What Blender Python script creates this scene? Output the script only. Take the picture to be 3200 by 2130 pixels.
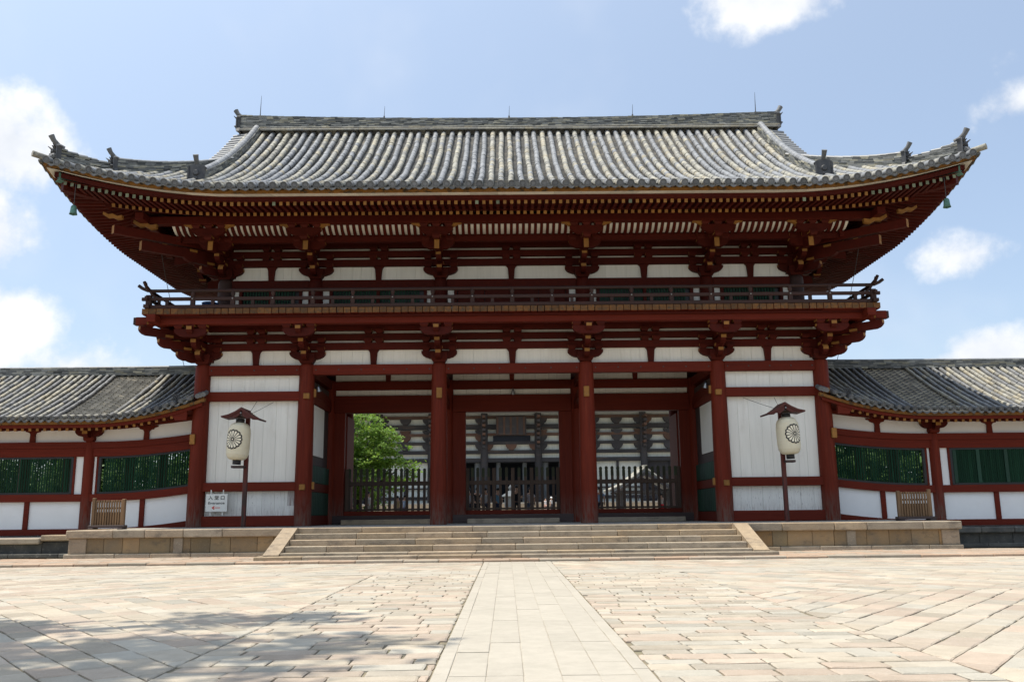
import bpy, bmesh, math, random
import numpy as np
from mathutils import Vector, Matrix
R = math.radians
rnd = random.Random(7)
for o in list(bpy.data.objects): bpy.data.objects.remove(o)
scn = bpy.context.scene
COL = scn.collection

# ------------------------------------------------------------------ camera
CAM = (-.277, -32.6, 1.27); YAW, PIT, ROL = R(.47), R(10.98), R(-.62)
fw = Vector((math.sin(YAW)*math.cos(PIT), math.cos(YAW)*math.cos(PIT), math.sin(PIT)))
rt = Vector((math.cos(YAW), -math.sin(YAW), 0)); up = rt.cross(fw)
r2 = rt*math.cos(ROL) + up*math.sin(ROL); u2 = up*math.cos(ROL) - rt*math.sin(ROL)
cd = bpy.data.cameras.new('camera'); cam = bpy.data.objects.new('camera', cd); COL.objects.link(cam)
cd.sensor_width = 36; cd.lens = 31.19; cd.clip_start = .1; cd.clip_end = 3000
mw = Matrix((r2, u2, -fw)).transposed().to_4x4(); mw.translation = Vector(CAM)
cam.matrix_world = mw; scn.camera = cam

# ------------------------------------------------------------------ light, sky, exposure
SUN = Vector((-.33, -.05, 1)).normalized()
sd = bpy.data.lights.new('sun', 'SUN'); so = bpy.data.objects.new('sun', sd); COL.objects.link(so)
sd.energy = 4.3; sd.angle = R(.53); sd.color = (1, .935, .82)
so.rotation_euler = SUN.to_track_quat('Z', 'Y').to_euler(); so.location = (0, -20, 60)
scn.view_settings.view_transform = 'Standard'; scn.view_settings.look = 'None'
scn.view_settings.exposure = .45; scn.view_settings.gamma = 1

wd = bpy.data.worlds.new('World'); scn.world = wd; wd.use_nodes = True
def make_world():
    nt = wd.node_tree; N = nt.nodes; L = nt.links; N.clear()
    def nd(t, **k):
        n = N.new(t)
        for a, b in k.items(): setattr(n, a, b)
        return n
    def mth(op, a, b=None, c=None):
        n = nd('ShaderNodeMath', operation=op)
        for i, v in enumerate((a, b, c)):
            if v is None: continue
            if isinstance(v, (int, float)): n.inputs[i].default_value = v
            else: L.new(v, n.inputs[i])
        return n.outputs[0]
    tc = nd('ShaderNodeTexCoord'); sp = nd('ShaderNodeSeparateXYZ'); L.new(tc.outputs['Generated'], sp.inputs[0])
    az = mth('ARCTAN2', sp.outputs[0], sp.outputs[1]); el = mth('ARCSINE', sp.outputs[2])
    sky = nd('ShaderNodeTexSky', sky_type='NISHITA'); sky.sun_disc = False
    sky.sun_elevation = R(71.5); sky.sun_rotation = R(261.4); sky.air_density = 1.0; sky.dust_density = 1.6; sky.ozone_density = 1.2
    nz = nd('ShaderNodeTexNoise'); nz.inputs['Scale'].default_value = 11; nz.inputs['Detail'].default_value = 7; nz.inputs['Roughness'].default_value = .58
    L.new(tc.outputs['Generated'], nz.inputs['Vector'])
    nb = nd('ShaderNodeTexNoise'); nb.inputs['Scale'].default_value = 3.2; nb.inputs['Detail'].default_value = 4; nb.inputs['Roughness'].default_value = .62
    L.new(tc.outputs['Generated'], nb.inputs['Vector'])
    n1 = mth('SUBTRACT', nz.outputs['Fac'], .5)
    # clouds in view as (azimuth, elevation, radii, density) in degrees; the band repeats round the horizon, broken up by noise
    cl = [(-31.0, 20.6, 5.2, 3.8, 1.25), (-32.2, 15.8, 5.4, 4.6, 1.2), (-31.5, 10.5, 6.0, 4.2, .95), (-26.5, 8.6, 6.5, 2.2, .62), (18.7, 31.4, 7.4, 3.8, 1.3),
          (32.6, 22.3, 5.4, 2.1, .95), (30.4, 25.0, 3.0, 3.4, .58), (28.3, 14.3, 3.8, 1.9, .82), (29.2, 8.6, 4.2, 2.3, 1.25), (-19, 8.0, 6, 1.8, .5), (2, 47, 9, 4, 1.), (-18, 56, 8, 4, .9)]
    azf = mth('SUBTRACT', mth('FLOORED_MODULO', mth('ADD', az, R(36)), R(72)), R(36))
    cv = nd('ShaderNodeCombineXYZ'); L.new(azf, cv.inputs[0]); L.new(el, cv.inputs[1])
    tot = None
    for a, e, ra, re, dn in cl:
        vm = nd('ShaderNodeVectorMath', operation='MULTIPLY_ADD'); L.new(cv.outputs[0], vm.inputs[0])
        vm.inputs[1].default_value = (1/R(ra), 1/R(re), 0); vm.inputs[2].default_value = (-R(a)/R(ra), -R(e)/R(re), 0)
        ln = nd('ShaderNodeVectorMath', operation='LENGTH'); L.new(vm.outputs[0], ln.inputs[0])
        v = mth('MULTIPLY_ADD', ln.outputs['Value'], -dn, dn)
        tot = v if tot is None else mth('MAXIMUM', tot, v)
    v = mth('ADD', tot, mth('MULTIPLY', n1, 2.4))
    mr = nd('ShaderNodeMapRange', interpolation_type='SMOOTHSTEP'); L.new(v, mr.inputs[0])
    mr.inputs[1].default_value = .22; mr.inputs[2].default_value = .82; mr.inputs[3].default_value = 0; mr.inputs[4].default_value = 1.
    tot = mr.outputs[0]
    # thin veil
    mv = nd('ShaderNodeMapRange', interpolation_type='SMOOTHSTEP'); L.new(nb.outputs['Fac'], mv.inputs[0])
    mv.inputs[1].default_value = .5; mv.inputs[2].default_value = .85; mv.inputs[4].default_value = .35
    tot = mth('MAXIMUM', tot, mv.outputs[0])
    dt = nd('ShaderNodeVectorMath', operation='DOT_PRODUCT'); L.new(tc.outputs['Generated'], dt.inputs[0]); dt.inputs[1].default_value = SUN
    gl = mth('POWER', mth('MAXIMUM', dt.outputs['Value'], 0.), 2.5)          # bright haze towards the sun
    hz = nd('ShaderNodeMix', data_type='RGBA'); L.new(mth('MULTIPLY_ADD', gl, .60, .17), hz.inputs[0])
    L.new(sky.outputs[0], hz.inputs[6]); hz.inputs[7].default_value = (9., 10.6, 12.6, 1)
    cc = nd('ShaderNodeMix', data_type='RGBA'); L.new(nz.outputs['Fac'], cc.inputs[0]); cc.inputs[6].default_value = (3.6, 4.1, 5.0, 1); cc.inputs[7].default_value = (8.8, 8.7, 8.5, 1)
    mx = nd('ShaderNodeMix', data_type='RGBA'); L.new(tot, mx.inputs[0]); L.new(hz.outputs[2], mx.inputs[6]); L.new(cc.outputs[2], mx.inputs[7])
    bg = nd('ShaderNodeBackground'); bg.inputs[1].default_value = .112; L.new(mx.outputs[2], bg.inputs[0])
    out = nd('ShaderNodeOutputWorld'); L.new(bg.outputs[0], out.inputs[0])
make_world()

# ------------------------------------------------------------------ materials
def M(name, c1, c2, rough=.7, sc=(1, 1, 1), ns=5., vary=.2, tints=None, stains=(), bump=0., bns=40., spec=.35, zfade=None, trans=0., coord='w', detail=6, metal=0.):
    """noise-mixed colour; brightness varies per piece; stains = [(colour, noise scale, stretch, lo, hi, amount)]"""
    m = bpy.data.materials.new(name); m.use_nodes = True; nt = m.node_tree; N = nt.nodes; L = nt.links
    b = N['Principled BSDF']; b.inputs['Roughness'].default_value = rough; b.inputs['Specular IOR Level'].default_value = spec; b.inputs['Metallic'].default_value = metal
    geo = N.new('ShaderNodeNewGeometry'); oi = N.new('ShaderNodeObjectInfo')
    if coord == 'w': P = geo.outputs['Position']
    else: P = N.new('ShaderNodeTexCoord').outputs['Object']
    ad = N.new('ShaderNodeMath'); ad.operation = 'ADD'; L.new(geo.outputs['Random Per Island'], ad.inputs[0]); L.new(oi.outputs['Random'], ad.inputs[1])
    fr = N.new('ShaderNodeMath'); fr.operation = 'FRACT'; L.new(ad.outputs[0], fr.inputs[0]); RND = fr.outputs[0]
    def noise(scale, st, det=detail, rg=.6):
        mp = N.new('ShaderNodeMapping'); mp.inputs['Scale'].default_value = st; L.new(P, mp.inputs['Vector'])
        n = N.new('ShaderNodeTexNoise'); n.inputs['Scale'].default_value = scale; n.inputs['Detail'].default_value = det; n.inputs['Roughness'].default_value = rg
        L.new(mp.outputs[0], n.inputs['Vector']); return n.outputs['Fac']
    def mr(v, a, c, d=0., e=1.):
        n = N.new('ShaderNodeMapRange'); L.new(v, n.inputs[0])
        for i, q in enumerate((a, c, d, e)): n.inputs[i+1].default_value = q
        return n.outputs[0]
    def mix(f, a, c, bt='MIX'):
        n = N.new('ShaderNodeMix'); n.data_type = 'RGBA'; n.blend_type = bt
        if isinstance(f, float): n.inputs[0].default_value = f
        else: L.new(f, n.inputs[0])
        for i, v in ((6, a), (7, c)):
            if isinstance(v, tuple): n.inputs[i].default_value = (*v, 1)
            else: L.new(v, n.inputs[i])
        return n.outputs[2]
    C = mix(mr(noise(ns, sc), .3, .7), c1, c2)
    if tints:
        rp = N.new('ShaderNodeValToRGB'); rp.color_ramp.interpolation = 'CONSTANT'; el = rp.color_ramp.elements
        while len(el) < len(tints): el.new(.5)
        for i, t in enumerate(tints): el[i].position = i/len(tints); el[i].color = (*t, 1)
        L.new(RND, rp.inputs[0]); C = mix(1., C, rp.outputs[0], 'MULTIPLY')
    if vary:
        m2 = N.new('ShaderNodeMath'); m2.operation = 'MULTIPLY'; m2.inputs[1].default_value = 7.31; L.new(RND, m2.inputs[0])
        f2 = N.new('ShaderNodeMath'); f2.operation = 'FRACT'; L.new(m2.outputs[0], f2.inputs[0])
        hs = N.new('ShaderNodeHueSaturation'); L.new(C, hs.inputs['Color']); L.new(mr(f2.outputs[0], 0, 1, 1-vary, 1+vary), hs.inputs['Value']); C = hs.outputs[0]
    for col, s, st, lo, hi, am in stains:
        C = mix(mr(noise(s, st, 5, .65), lo, hi, 0, am), C, col)
    if zfade:
        col, z0, z1, am = zfade; sp = N.new('ShaderNodeSeparateXYZ'); L.new(P, sp.inputs[0])
        a = N.new('ShaderNodeMath'); a.operation = 'MULTIPLY'; L.new(mr(sp.outputs[2], z0, z1, am, 0), a.inputs[0]); L.new(mr(noise(6, (3, 3, .4)), .35, .6), a.inputs[1])
        C = mix(a.outputs[0], C, col)
    L.new(C, b.inputs['Base Color'])
    if bump:
        bp = N.new('ShaderNodeBump'); bp.inputs['Strength'].default_value = bump; bp.inputs['Distance'].default_value = .02
        L.new(noise(bns, sc, 6, .65), bp.inputs['Height']); L.new(bp.outputs[0], b.inputs['Normal'])
    if trans:
        t = N.new('ShaderNodeBsdfTranslucent'); L.new(C, t.inputs[0]); ms = N.new('ShaderNodeMixShader'); ms.inputs[0].default_value = trans
        L.new(b.outputs[0], ms.inputs[1]); L.new(t.outputs[0], ms.inputs[2]); L.new(ms.outputs[0], N['Material Output'].inputs[0])
    return m
WX, WZ = (.25, 4, 4), (4, 4, .25)
GREYWOOD = (.13, .10, .08)
m_red = M('red_paint', (.140, .0185, .0082), (.100, .0135, .0068), .62, WX, 3, .12, stains=[((.05, .012, .01), 5, WX, .56, .8, .55), ((.22, .048, .024), 6, (.25, 4, 4), .58, .78, .45), ((.30, .09, .06), 22, (.3, 5, 5), .70, .8, .5)], bump=.12, bns=18, spec=.12)
m_redv = M('red_paint_column', (.150, .0210, .0092), (.102, .0148, .0072), .6, WZ, 3, .10, stains=[((.05, .012, .01), 4, WZ, .58, .82, .6), ((.21, .05, .025), 5, WZ, .56, .8, .5), ((.02, .01, .008), 11, (1, 1, 1), .70, .76, .6)], zfade=(GREYWOOD, .95, 2.1, .75), bump=.12, bns=18, spec=.12)
m_reds = M('red_paint_shaded', (.074, .0092, .0046), (.052, .0066, .0038), .65, (3, 3, 3), 2, .14, stains=[((.06, .014, .01), 3, (2, 2, 2), .55, .8, .4)], spec=.12)  # darker copy of the red paint: under-eave shade put into its colour
m_dkred = M('weathered_red_wood', (.040, .014, .010), (.030, .016, .013), .7, WX, 4, .2, stains=[((.22, .035, .022), 9, (.4, 4, 4), .64, .76, .7), ((.07, .06, .052), 3, WX, .58, .78, .4)], bump=.2, bns=20)
m_white = M('white_plank', (.84, .82, .75), (.77, .75, .685), .75, WZ, 3, .035, stains=[((.55, .53, .48), 6, (5, 5, .2), .58, .82, .25), ((.3, .29, .28), 22, (4, 4, .35), .70, .80, .4), ((.52, .47, .38), 1.3, (1.5, 1.5, .6), .56, .74, .3)], bump=.10, bns=14)
m_whitelow = M('white_plank_worn', (.79, .775, .72), (.70, .685, .64), .75, WZ, 3, .035, stains=[((.55, .53, .5), 6, (5, 5, .2), .54, .8, .45), ((.17, .14, .14), 9, (5, 5, .5), .61, .69, .85)], zfade=((.36, .32, .28), 1.25, 1.75, .55), bump=.14, bns=14)
m_plaster = M('white_plaster', (.80, .79, .77), (.76, .75, .73), .8, (1, 1, 1), 2, .02, stains=[((.66, .60, .52), 3, (1, 1, 1), .6, .85, .3)])
m_ochre = M('ochre_paint', (.30, .135, .026), (.21, .095, .02), .7, (2, 2, 2), 5, .16, stains=[((.13, .10, .06), 9, (2, 2, 2), .57, .72, .7)])
m_ochrebd = M('ochre_eave_board', (.27, .12, .02), (.18, .08, .015), .7, (1, 1, 1), 5, .12, stains=[((.03, .026, .018), 4, (1, 1, 2), .50, .62, .9)])
m_cream = M('pale_edge_board', (.62, .58, .5), (.5, .46, .4), .8, (1, 1, 1), 6, .15)
m_tnew = M('roof_tile_grey', (.245, .25, .257), (.185, .19, .197), .5, (1, 1, 1), 6, .16, stains=[((.31, .31, .305), 8, (1, 1, 1), .55, .8, .5), ((.09, .09, .085), 14, (1, 1, 1), .60, .74, .5)], spec=.35)
m_told = M('roof_tile_lichen', (.295, .283, .25), (.19, .185, .168), .75, (1, 1, 1), 9, .16, tints=[(1, 1, 1), (1.15, 1.14, 1.08), (.85, .86, .88), (1.2, 1.17, 1.06), (1.1, 1.1, 1.07), (1.2, 1.12, .95)],
           stains=[((.39, .375, .315), 7, (1, 1, 1), .52, .66, .75), ((.07, .068, .06), 16, (1, 1, 1), .62, .75, .5), ((.42, .31, .16), 4, (1, 1, 1), .64, .74, .45)])
m_lip = M('roof_pan_lip', (.25, .235, .205), (.15, .148, .14), .75, (1, 1, 1), 7, .3, stains=[((.46, .38, .25), 2.2, (1, 1, 1), .54, .68, .5)])
m_lipc = M('corridor_pan_lip', (.38, .34, .26), (.24, .22, .18), .75, (1, 1, 1), 7, .3)  # lit lip edges put into the colour as a lighter brown
m_tcor = M('corridor_tile', (.19, .19, .19), (.14, .142, .145), .6, (1, 1, 1), 7, .2, stains=[((.34, .33, .29), 8, (1, 1, 1), .55, .7, .6), ((.30, .20, .12), 3, (1, 1, 1), .66, .76, .5)])
m_pan = M('roof_pan_tile', (.070, .066, .060), (.05, .048, .045), .7, (1, 1, 1), 7, .3, stains=[((.32, .28, .21), 2.2, (1, 1, 1), .54, .68, .55)])
m_edge = M('roof_tile_edge', (.15, .15, .155), (.10, .105, .105), .7, (1, 1, 1), 12, .25, stains=[((.30, .30, .28), 10, (1, 1, 1), .6, .75, .5)])
m_ridge = M('ridge_tile', (.19, .19, .185), (.12, .125, .12), .75, (1, 1, 1), 8, .35, tints=[(1, 1, 1), (.7, .72, .73), (1.7, 1.58, 1.25), (.5, .52, .53), (1.2, 1.2, 1.16), (.85, .85, .82), (1.45, 1.42, 1.3)], stains=[((.40, .38, .30), 6, (1, 1, 1), .6, .75, .5)])
m_oni = M('ornament_tile', (.07, .07, .075), (.045, .047, .05), .6, (1, 1, 1), 9, .15, stains=[((.24, .24, .23), 8, (1, 1, 1), .58, .75, .5)])
m_stone = M('granite_stone', (.35, .29, .215), (.26, .215, .16), .85, (1, 1, 1), 3, .13, tints=[(1, 1, 1), (1.05, .97, .86), (.93, .93, .92), (1.06, 1.0, .94)], stains=[((.12, .10, .08), 1.9, (1, 1, 2), .52, .72, .75), ((.55, .46, .34), 30, (1, 1, 1), .58, .7, .5), ((.13, .105, .08), 38, (1, 1, 1), .58, .68, .6)], bump=.8, bns=24)
m_stonew = M('weathered_granite', (.29, .20, .105), (.20, .155, .10), .85, (1, 1, 1), 2.2, .2, tints=[(1, 1, 1), (1.1, .95, .75), (.8, .84, .84), (1.05, 1.02, .98)], stains=[((.07, .065, .055), 1.9, (1, 1, 1.4), .55, .72, .75), ((.45, .38, .28), 36, (1, 1, 1), .6, .7, .4)], bump=.45, bns=26)
m_dkstone = M('dark_mossy_stone', (.11, .105, .09), (.05, .052, .05), .9, (1, 1, 1), 2.5, .25, stains=[((.28, .26, .22), 9, (1, 1, 1), .58, .7, .5)], bump=.5, bns=22)
m_floor = M('platform_floor', (.34, .32, .28), (.28, .265, .235), .85, (1, 1, 1), 1.5, .08, stains=[((.42, .38, .31), .8, (1, 1, 1), .5, .7, .5)], bump=.2)
m_pave = M('paving_stone', (.405, .356, .285), (.335, .295, .235), .85, (1, 1, 1), 4, .15, tints=[(1, 1, 1), (1.05, .985, .96), (.90, .94, .97), (.98, .89, .86), (1.14, 1.12, 1.09), (.92, .90, .87), (1.0, 1.03, 1.05), (1.08, 1.05, 1.01), (1.02, .95, .93), (.97, .97, .96)], stains=[((.48, .44, .37), 40, (1, 1, 1), .55, .7, .5), ((.25, .2, .16), 60, (1, 1, 1), .63, .72, .5), ((.27, .23, .17), 1.6, (1, 1, 1), .52, .72, .45), ((.17, .15, .11), 6, (1, 1, 1), .64, .76, .4)], bump=.5, bns=30)
m_pink = M('apron_stone', (.37, .295, .225), (.31, .25, .19), .88, (1, 1, 1), 3, .12, tints=[(1, 1, 1), (1.08, .98, .92), (.95, 1, 1.02), (1.05, .93, .86)], stains=[((.18, .13, .10), 7, (1, 1, 1), .6, .72, .5)], bump=.6, bns=22)
m_path = M('path_slab', (.40, .362, .298), (.35, .316, .26), .8, (1, 1, 1), 6, .045, stains=[((.45, .41, .335), 50, (1, 1, 1), .56, .7, .5), ((.31, .285, .23), 1.4, (1, 1, 1), .52, .72, .45), ((.22, .2, .16), 5, (1, 1, 1), .62, .75, .35)], bump=.2, bns=45)
m_joint = M('paving_joint_sand', (.25, .21, .145), (.17, .148, .10), .95, (1, 1, 1), 12, 0, stains=[((.15, .17, .08), 2, (1, 1, 1), .56, .7, .5)], bump=.4)
m_green = M('green_slat', (.013, .05, .026), (.009, .036, .019), .6, WZ, 4, .25, spec=.15)
m_greenb = M('green_board', (.011, .050, .028), (.008, .036, .021), .65, WZ, 3, .2, stains=[((.16, .17, .15), 12, (5, 5, .3), .66, .74, .4)])
m_black = M('black_lacquer', (.012, .012, .014), (.02, .02, .022), .4, (1, 1, 1), 5, 0)
m_fence = M('fence_wood', (.085, .052, .034), (.05, .033, .024), .75, WZ, 5, .2, stains=[((.04, .03, .022), 8, WZ, .55, .75, .5)])
m_fencet = M('mossy_fence_top', (.035, .05, .022), (.05, .04, .025), .8, WZ, 5, .2)
m_barr = M('bare_cedar', (.20, .118, .058), (.14, .08, .04), .75, WZ, 4, .18, stains=[((.10, .07, .05), 6, (3, 3, .5), .56, .74, .55), ((.36, .32, .26), 5, (3, 3, .4), .62, .76, .6)], bump=.15, bns=20)
m_base = M('dark_base_wood', (.07, .045, .04), (.045, .032, .03), .7, WX, 4, .1)
m_copper = M('verdigris', (.11, .25, .20), (.06, .13, .11), .65, (1, 1, 1), 12, .1, stains=[((.03, .05, .045), 9, (1, 1, 1), .55, .7, .6)])
m_paper = M('lantern_paper', (.86, .80, .62), (.82, .75, .56), .7, (1, 1, 6), 3, 0, stains=[((.66, .50, .27), 2, (1, 1, 2), .58, .8, .4)], trans=.25, bump=.1, bns=30)
m_paperw = M('crest_paper_white', (.82, .76, .60), (.8, .74, .58), .7, (1, 1, 1), 3, 0)
m_ink = M('black_ink', (.012, .012, .012), (.015, .015, .015), .6, (1, 1, 1), 3, 0)
m_lroof = M('lantern_roof_red', (.085, .016, .011), (.06, .013, .010), .6, WX, 5, 0, stains=[((.05, .03, .025), 6, (1, 1, 1), .55, .7, .4)])
m_post = M('lantern_post_wood', (.12, .022, .016), (.09, .018, .013), .65, WZ, 5, 0, zfade=((.035, .022, .016), 1.9, 3.0, 1.))
m_signw = M('sign_board', (.74, .73, .68), (.72, .71, .66), .5, (1, 1, 1), 2, 0)
m_signr = M('sign_red', (.62, .05, .03), (.62, .05, .03), .5, (1, 1, 1), 2, 0)
m_metal = M('grey_metal', (.35, .36, .37), (.28, .29, .3), .35, (1, 1, 1), 8, 0, metal=.8)
m_wire = M('dark_wire', (.06, .06, .06), (.05, .05, .05), .6, (1, 1, 1), 8, 0)
m_blue = M('blue_plastic', (.02, .07, .2), (.018, .06, .17), .5, (1, 1, 1), 4, 0)
m_bark = M('bark', (.075, .055, .04), (.045, .035, .028), .9, (2, 2, .5), 5, 0, bump=.5)
m_leafa = M('leaf_maple', (.20, .31, .045), (.125, .22, .032), .55, (1, 1, 1), 1, .35, tints=[(1, 1, 1), (1.15, 1.08, .8), (.85, .95, 1), (1.05, 1.1, 1)], trans=.45)
m_leafb = M('leaf_dark', (.055, .11, .02), (.036, .075, .014), .55, (1, 1, 1), 1, .3, tints=[(1, 1, 1), (1.2, 1.15, .9), (.8, .9, 1)], trans=.4)
m_leafh = M('leaf_hedge', (.08, .15, .028), (.045, .095, .018), .55, (1, 1, 1), 1, .3, trans=.35)
m_hwood = M('hall_dark_timber', (.040, .038, .042), (.028, .027, .030), .8, (1, 1, 1), .6, .2, stains=[((.10, .065, .045), .9, (.3, 1, 2), .55, .7, .7)])  # slightly bluish: distance haze put into the timber colour
m_hbrown = M('hall_brown_timber', (.10, .052, .034), (.06, .036, .028), .8, (1, 1, 1), .8, .2)
m_hwhite = M('hall_white_board', (.58, .59, .54), (.48, .50, .46), .85, (2.5, 1, .15), 2, .05, stains=[((.30, .32, .27), 2, (2, 1, .2), .52, .75, .5)])
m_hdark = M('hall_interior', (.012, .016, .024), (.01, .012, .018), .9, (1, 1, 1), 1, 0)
m_hpost = M('hall_pillar_pale', (.13, .14, .15), (.09, .10, .105), .85, (1, 1, .3), 2, .1)
m_gravel = M('gravel_ground', (.42, .37, .29), (.34, .30, .24), .95, (1, 1, 1), 8, 0, stains=[((.25, .22, .17), .3, (1, 1, 1), .5, .7, .3)], bump=.4)
m_lawn = M('lawn', (.06, .10, .025), (.045, .075, .02), .95, (1, 1, 1), 3, 0, bump=.6)
m_skin = M('skin', (.48, .29, .2), (.46, .27, .18), .6, (1, 1, 1), 3, 0)
m_hair = M('dark_hair', (.012, .010, .009), (.016, .013, .011), .6, (1, 1, 1), 9, 0)

# ------------------------------------------------------------------ mesh helpers
def lnk(o, parent=None):
    COL.objects.link(o)
    if parent is not None: o.parent = parent
    return o
def tag(o, label=None, cat=None, group=None, kind=None):
    for k, v in (('label', label), ('category', cat), ('group', group), ('kind', kind)):
        if v: o[k] = v
    return o
def thing(name, label, cat, loc=(0, 0, 0), group=None):
    o = bpy.data.objects.new(name, None); o.location = loc; o.empty_display_size = .3; lnk(o)
    return tag(o, label, cat, group)
class MB:
    """collects faces with material slots"""
    def __init__(s): s.v = []; s.f = []; s.m = []; s.sm = []
    def add(s, vs, fs, m=0, smooth=False):
        n = len(s.v); s.v.extend([tuple(p) for p in vs])
        for i, f in enumerate(fs):
            s.f.append(tuple(n+j for j in f)); s.m.append(m[i] if isinstance(m, (list, tuple)) else m); s.sm.append(smooth)
        return s
    def box(s, x0, x1, y0, y1, z0, z1, m=0):
        vs = [(x, y, z) for z in (z0, z1) for y in (y0, y1) for x in (x0, x1)]
        return s.add(vs, [(0, 2, 3, 1), (4, 5, 7, 6), (0, 1, 5, 4), (2, 6, 7, 3), (0, 4, 6, 2), (1, 3, 7, 5)], m)   # bottom top front back left right
    def cbox(s, x0, x1, y0, y1, z0, z1, c=.012, m=0):
        """box with chamfered edges"""
        bm = bmesh.new(); bmesh.ops.create_cube(bm, size=1)
        for v in bm.verts: v.co = ((x0+x1)/2+v.co.x*(x1-x0), (y0+y1)/2+v.co.y*(y1-y0), (z0+z1)/2+v.co.z*(z1-z0))
        bmesh.ops.bevel(bm, geom=bm.edges[:], offset=c, segments=1, affect='EDGES')
        bm.verts.index_update(); s.add([v.co[:] for v in bm.verts], [[v.index for v in f.verts] for f in bm.faces], m); bm.free(); return s
    def prism(s, prof, a0, a1, axis='y', m=0, ms=None):
        """extrude a closed 2-D profile; axis = direction of extrusion; ms = material per side"""
        n = len(prof); vs = []
        for a in (a0, a1):
            for p, q in prof: vs.append({'y': (p, a, q), 'x': (a, p, q), 'z': (p, q, a)}[axis])
        fs = [tuple(range(n))[::-1], tuple(range(n, 2*n))] + [(i, (i+1) % n, n+(i+1) % n, n+i) for i in range(n)]
        mm = [m, m] + [(ms[i] if ms else m) for i in range(n)]
        return s.add(vs, fs, mm)
    def cyl(s, p0, p1, r0, r1=None, n=12, m=0, caps=True, smooth=True):
        r1 = r0 if r1 is None else r1; p0 = Vector(p0); p1 = Vector(p1); d = (p1-p0).normalized()
        a = d.orthogonal().normalized(); b = d.cross(a); vs = []
        for p, r in ((p0, r0), (p1, r1)):
            for i in range(n):
                t = 2*math.pi*i/n; vs.append((p+a*math.cos(t)*r+b*math.sin(t)*r)[:])
        s.add(vs, [(i, (i+1) % n, n+(i+1) % n, n+i) for i in range(n)], m, smooth)
        if caps: s.add(vs, [tuple(range(n))[::-1], tuple(range(n, 2*n))], m)
        return s
    def lathe(s, c, prof, n=16, m=0, a0=0., a1=2*math.pi, smooth=True):
        """prof = [(radius, z)] about a vertical axis at c=(x,y)"""
        full = abs(a1-a0-2*math.pi) < 1e-6; k = n if full else n+1; vs = []
        for r, z in prof:
            for i in range(k):
                t = a0+(a1-a0)*i/n; vs.append((c[0]+r*math.cos(t), c[1]+r*math.sin(t), z))
        fs = []
        for j in range(len(prof)-1):
            for i in range(n): fs.append((j*k+i, j*k+(i+1) % k, (j+1)*k+(i+1) % k, (j+1)*k+i))
        return s.add(vs, fs, m, smooth)
    def tube(s, pts, rs, n=8, m=0):
        pts = [Vector(p) for p in pts]; vs = []; k = len(pts)
        if not isinstance(rs, (list, tuple)): rs = [rs]*k
        ref = Vector((.13, .31, .94))
        for i, p in enumerate(pts):
            d = (pts[min(i+1, k-1)]-pts[max(i-1, 0)]).normalized(); a = d.cross(ref).normalized(); b = d.cross(a)
            for j in range(n):
                t = 2*math.pi*j/n; vs.append((p+a*math.cos(t)*rs[i]+b*math.sin(t)*rs[i])[:])
        fs = [(i*n+j, i*n+(j+1) % n, (i+1)*n+(j+1) % n, (i+1)*n+j) for i in range(k-1) for j in range(n)]
        s.add(vs, fs, m, True); return s.add(vs, [tuple(range(n))[::-1], tuple(range((k-1)*n, k*n))], m)
    def mesh(s, name, mats):
        me = bpy.data.meshes.new(name); me.from_pydata(s.v, [], s.f)
        for mt in (mats if isinstance(mats, (list, tuple)) else [mats]): me.materials.append(mt)
        me.polygons.foreach_set('material_index', s.m); me.polygons.foreach_set('use_smooth', s.sm); me.update(); return me
    def obj(s, name, mats, parent=None, loc=None, kind=None, label=None):
        o = lnk(bpy.data.objects.new(name, s.mesh(name, mats)), parent)
        if loc: o.location = loc
        return tag(o, label, kind=kind)
def inst(name, me, parent, loc=(0, 0, 0), rot=None, sc=None, label=None):
    o = bpy.data.objects.new(name, me); o.location = loc
    if rot: o.rotation_euler = rot
    if sc: o.scale = sc
    return tag(lnk(o, parent), label)
def quick(name, x0, x1, y0, y1, z0, z1, mat, parent, c=.012):
    return MB().cbox(x0, x1, y0, y1, z0, z1, c).obj(name, mat, parent)
def lerp(a, b, t): return a+(b-a)*t

# ------------------------------------------------------------------ ground and paving
gm = MB(); gm.add([(-900, -500, -.05), (900, -500, -.05), (900, 1600, -.05), (-900, 1600, -.05)], [(0, 1, 2, 3)])
ground = tag(gm.obj('ground', m_gravel), kind='structure')
pm = MB(); pm.box(-34, 34, -60, -8.0, -.045, -.020)
plaza = tag(pm.obj('plaza', m_joint), kind='structure')
YL, YE = -8.2, -4.9                                   # apron front, platform front

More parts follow.
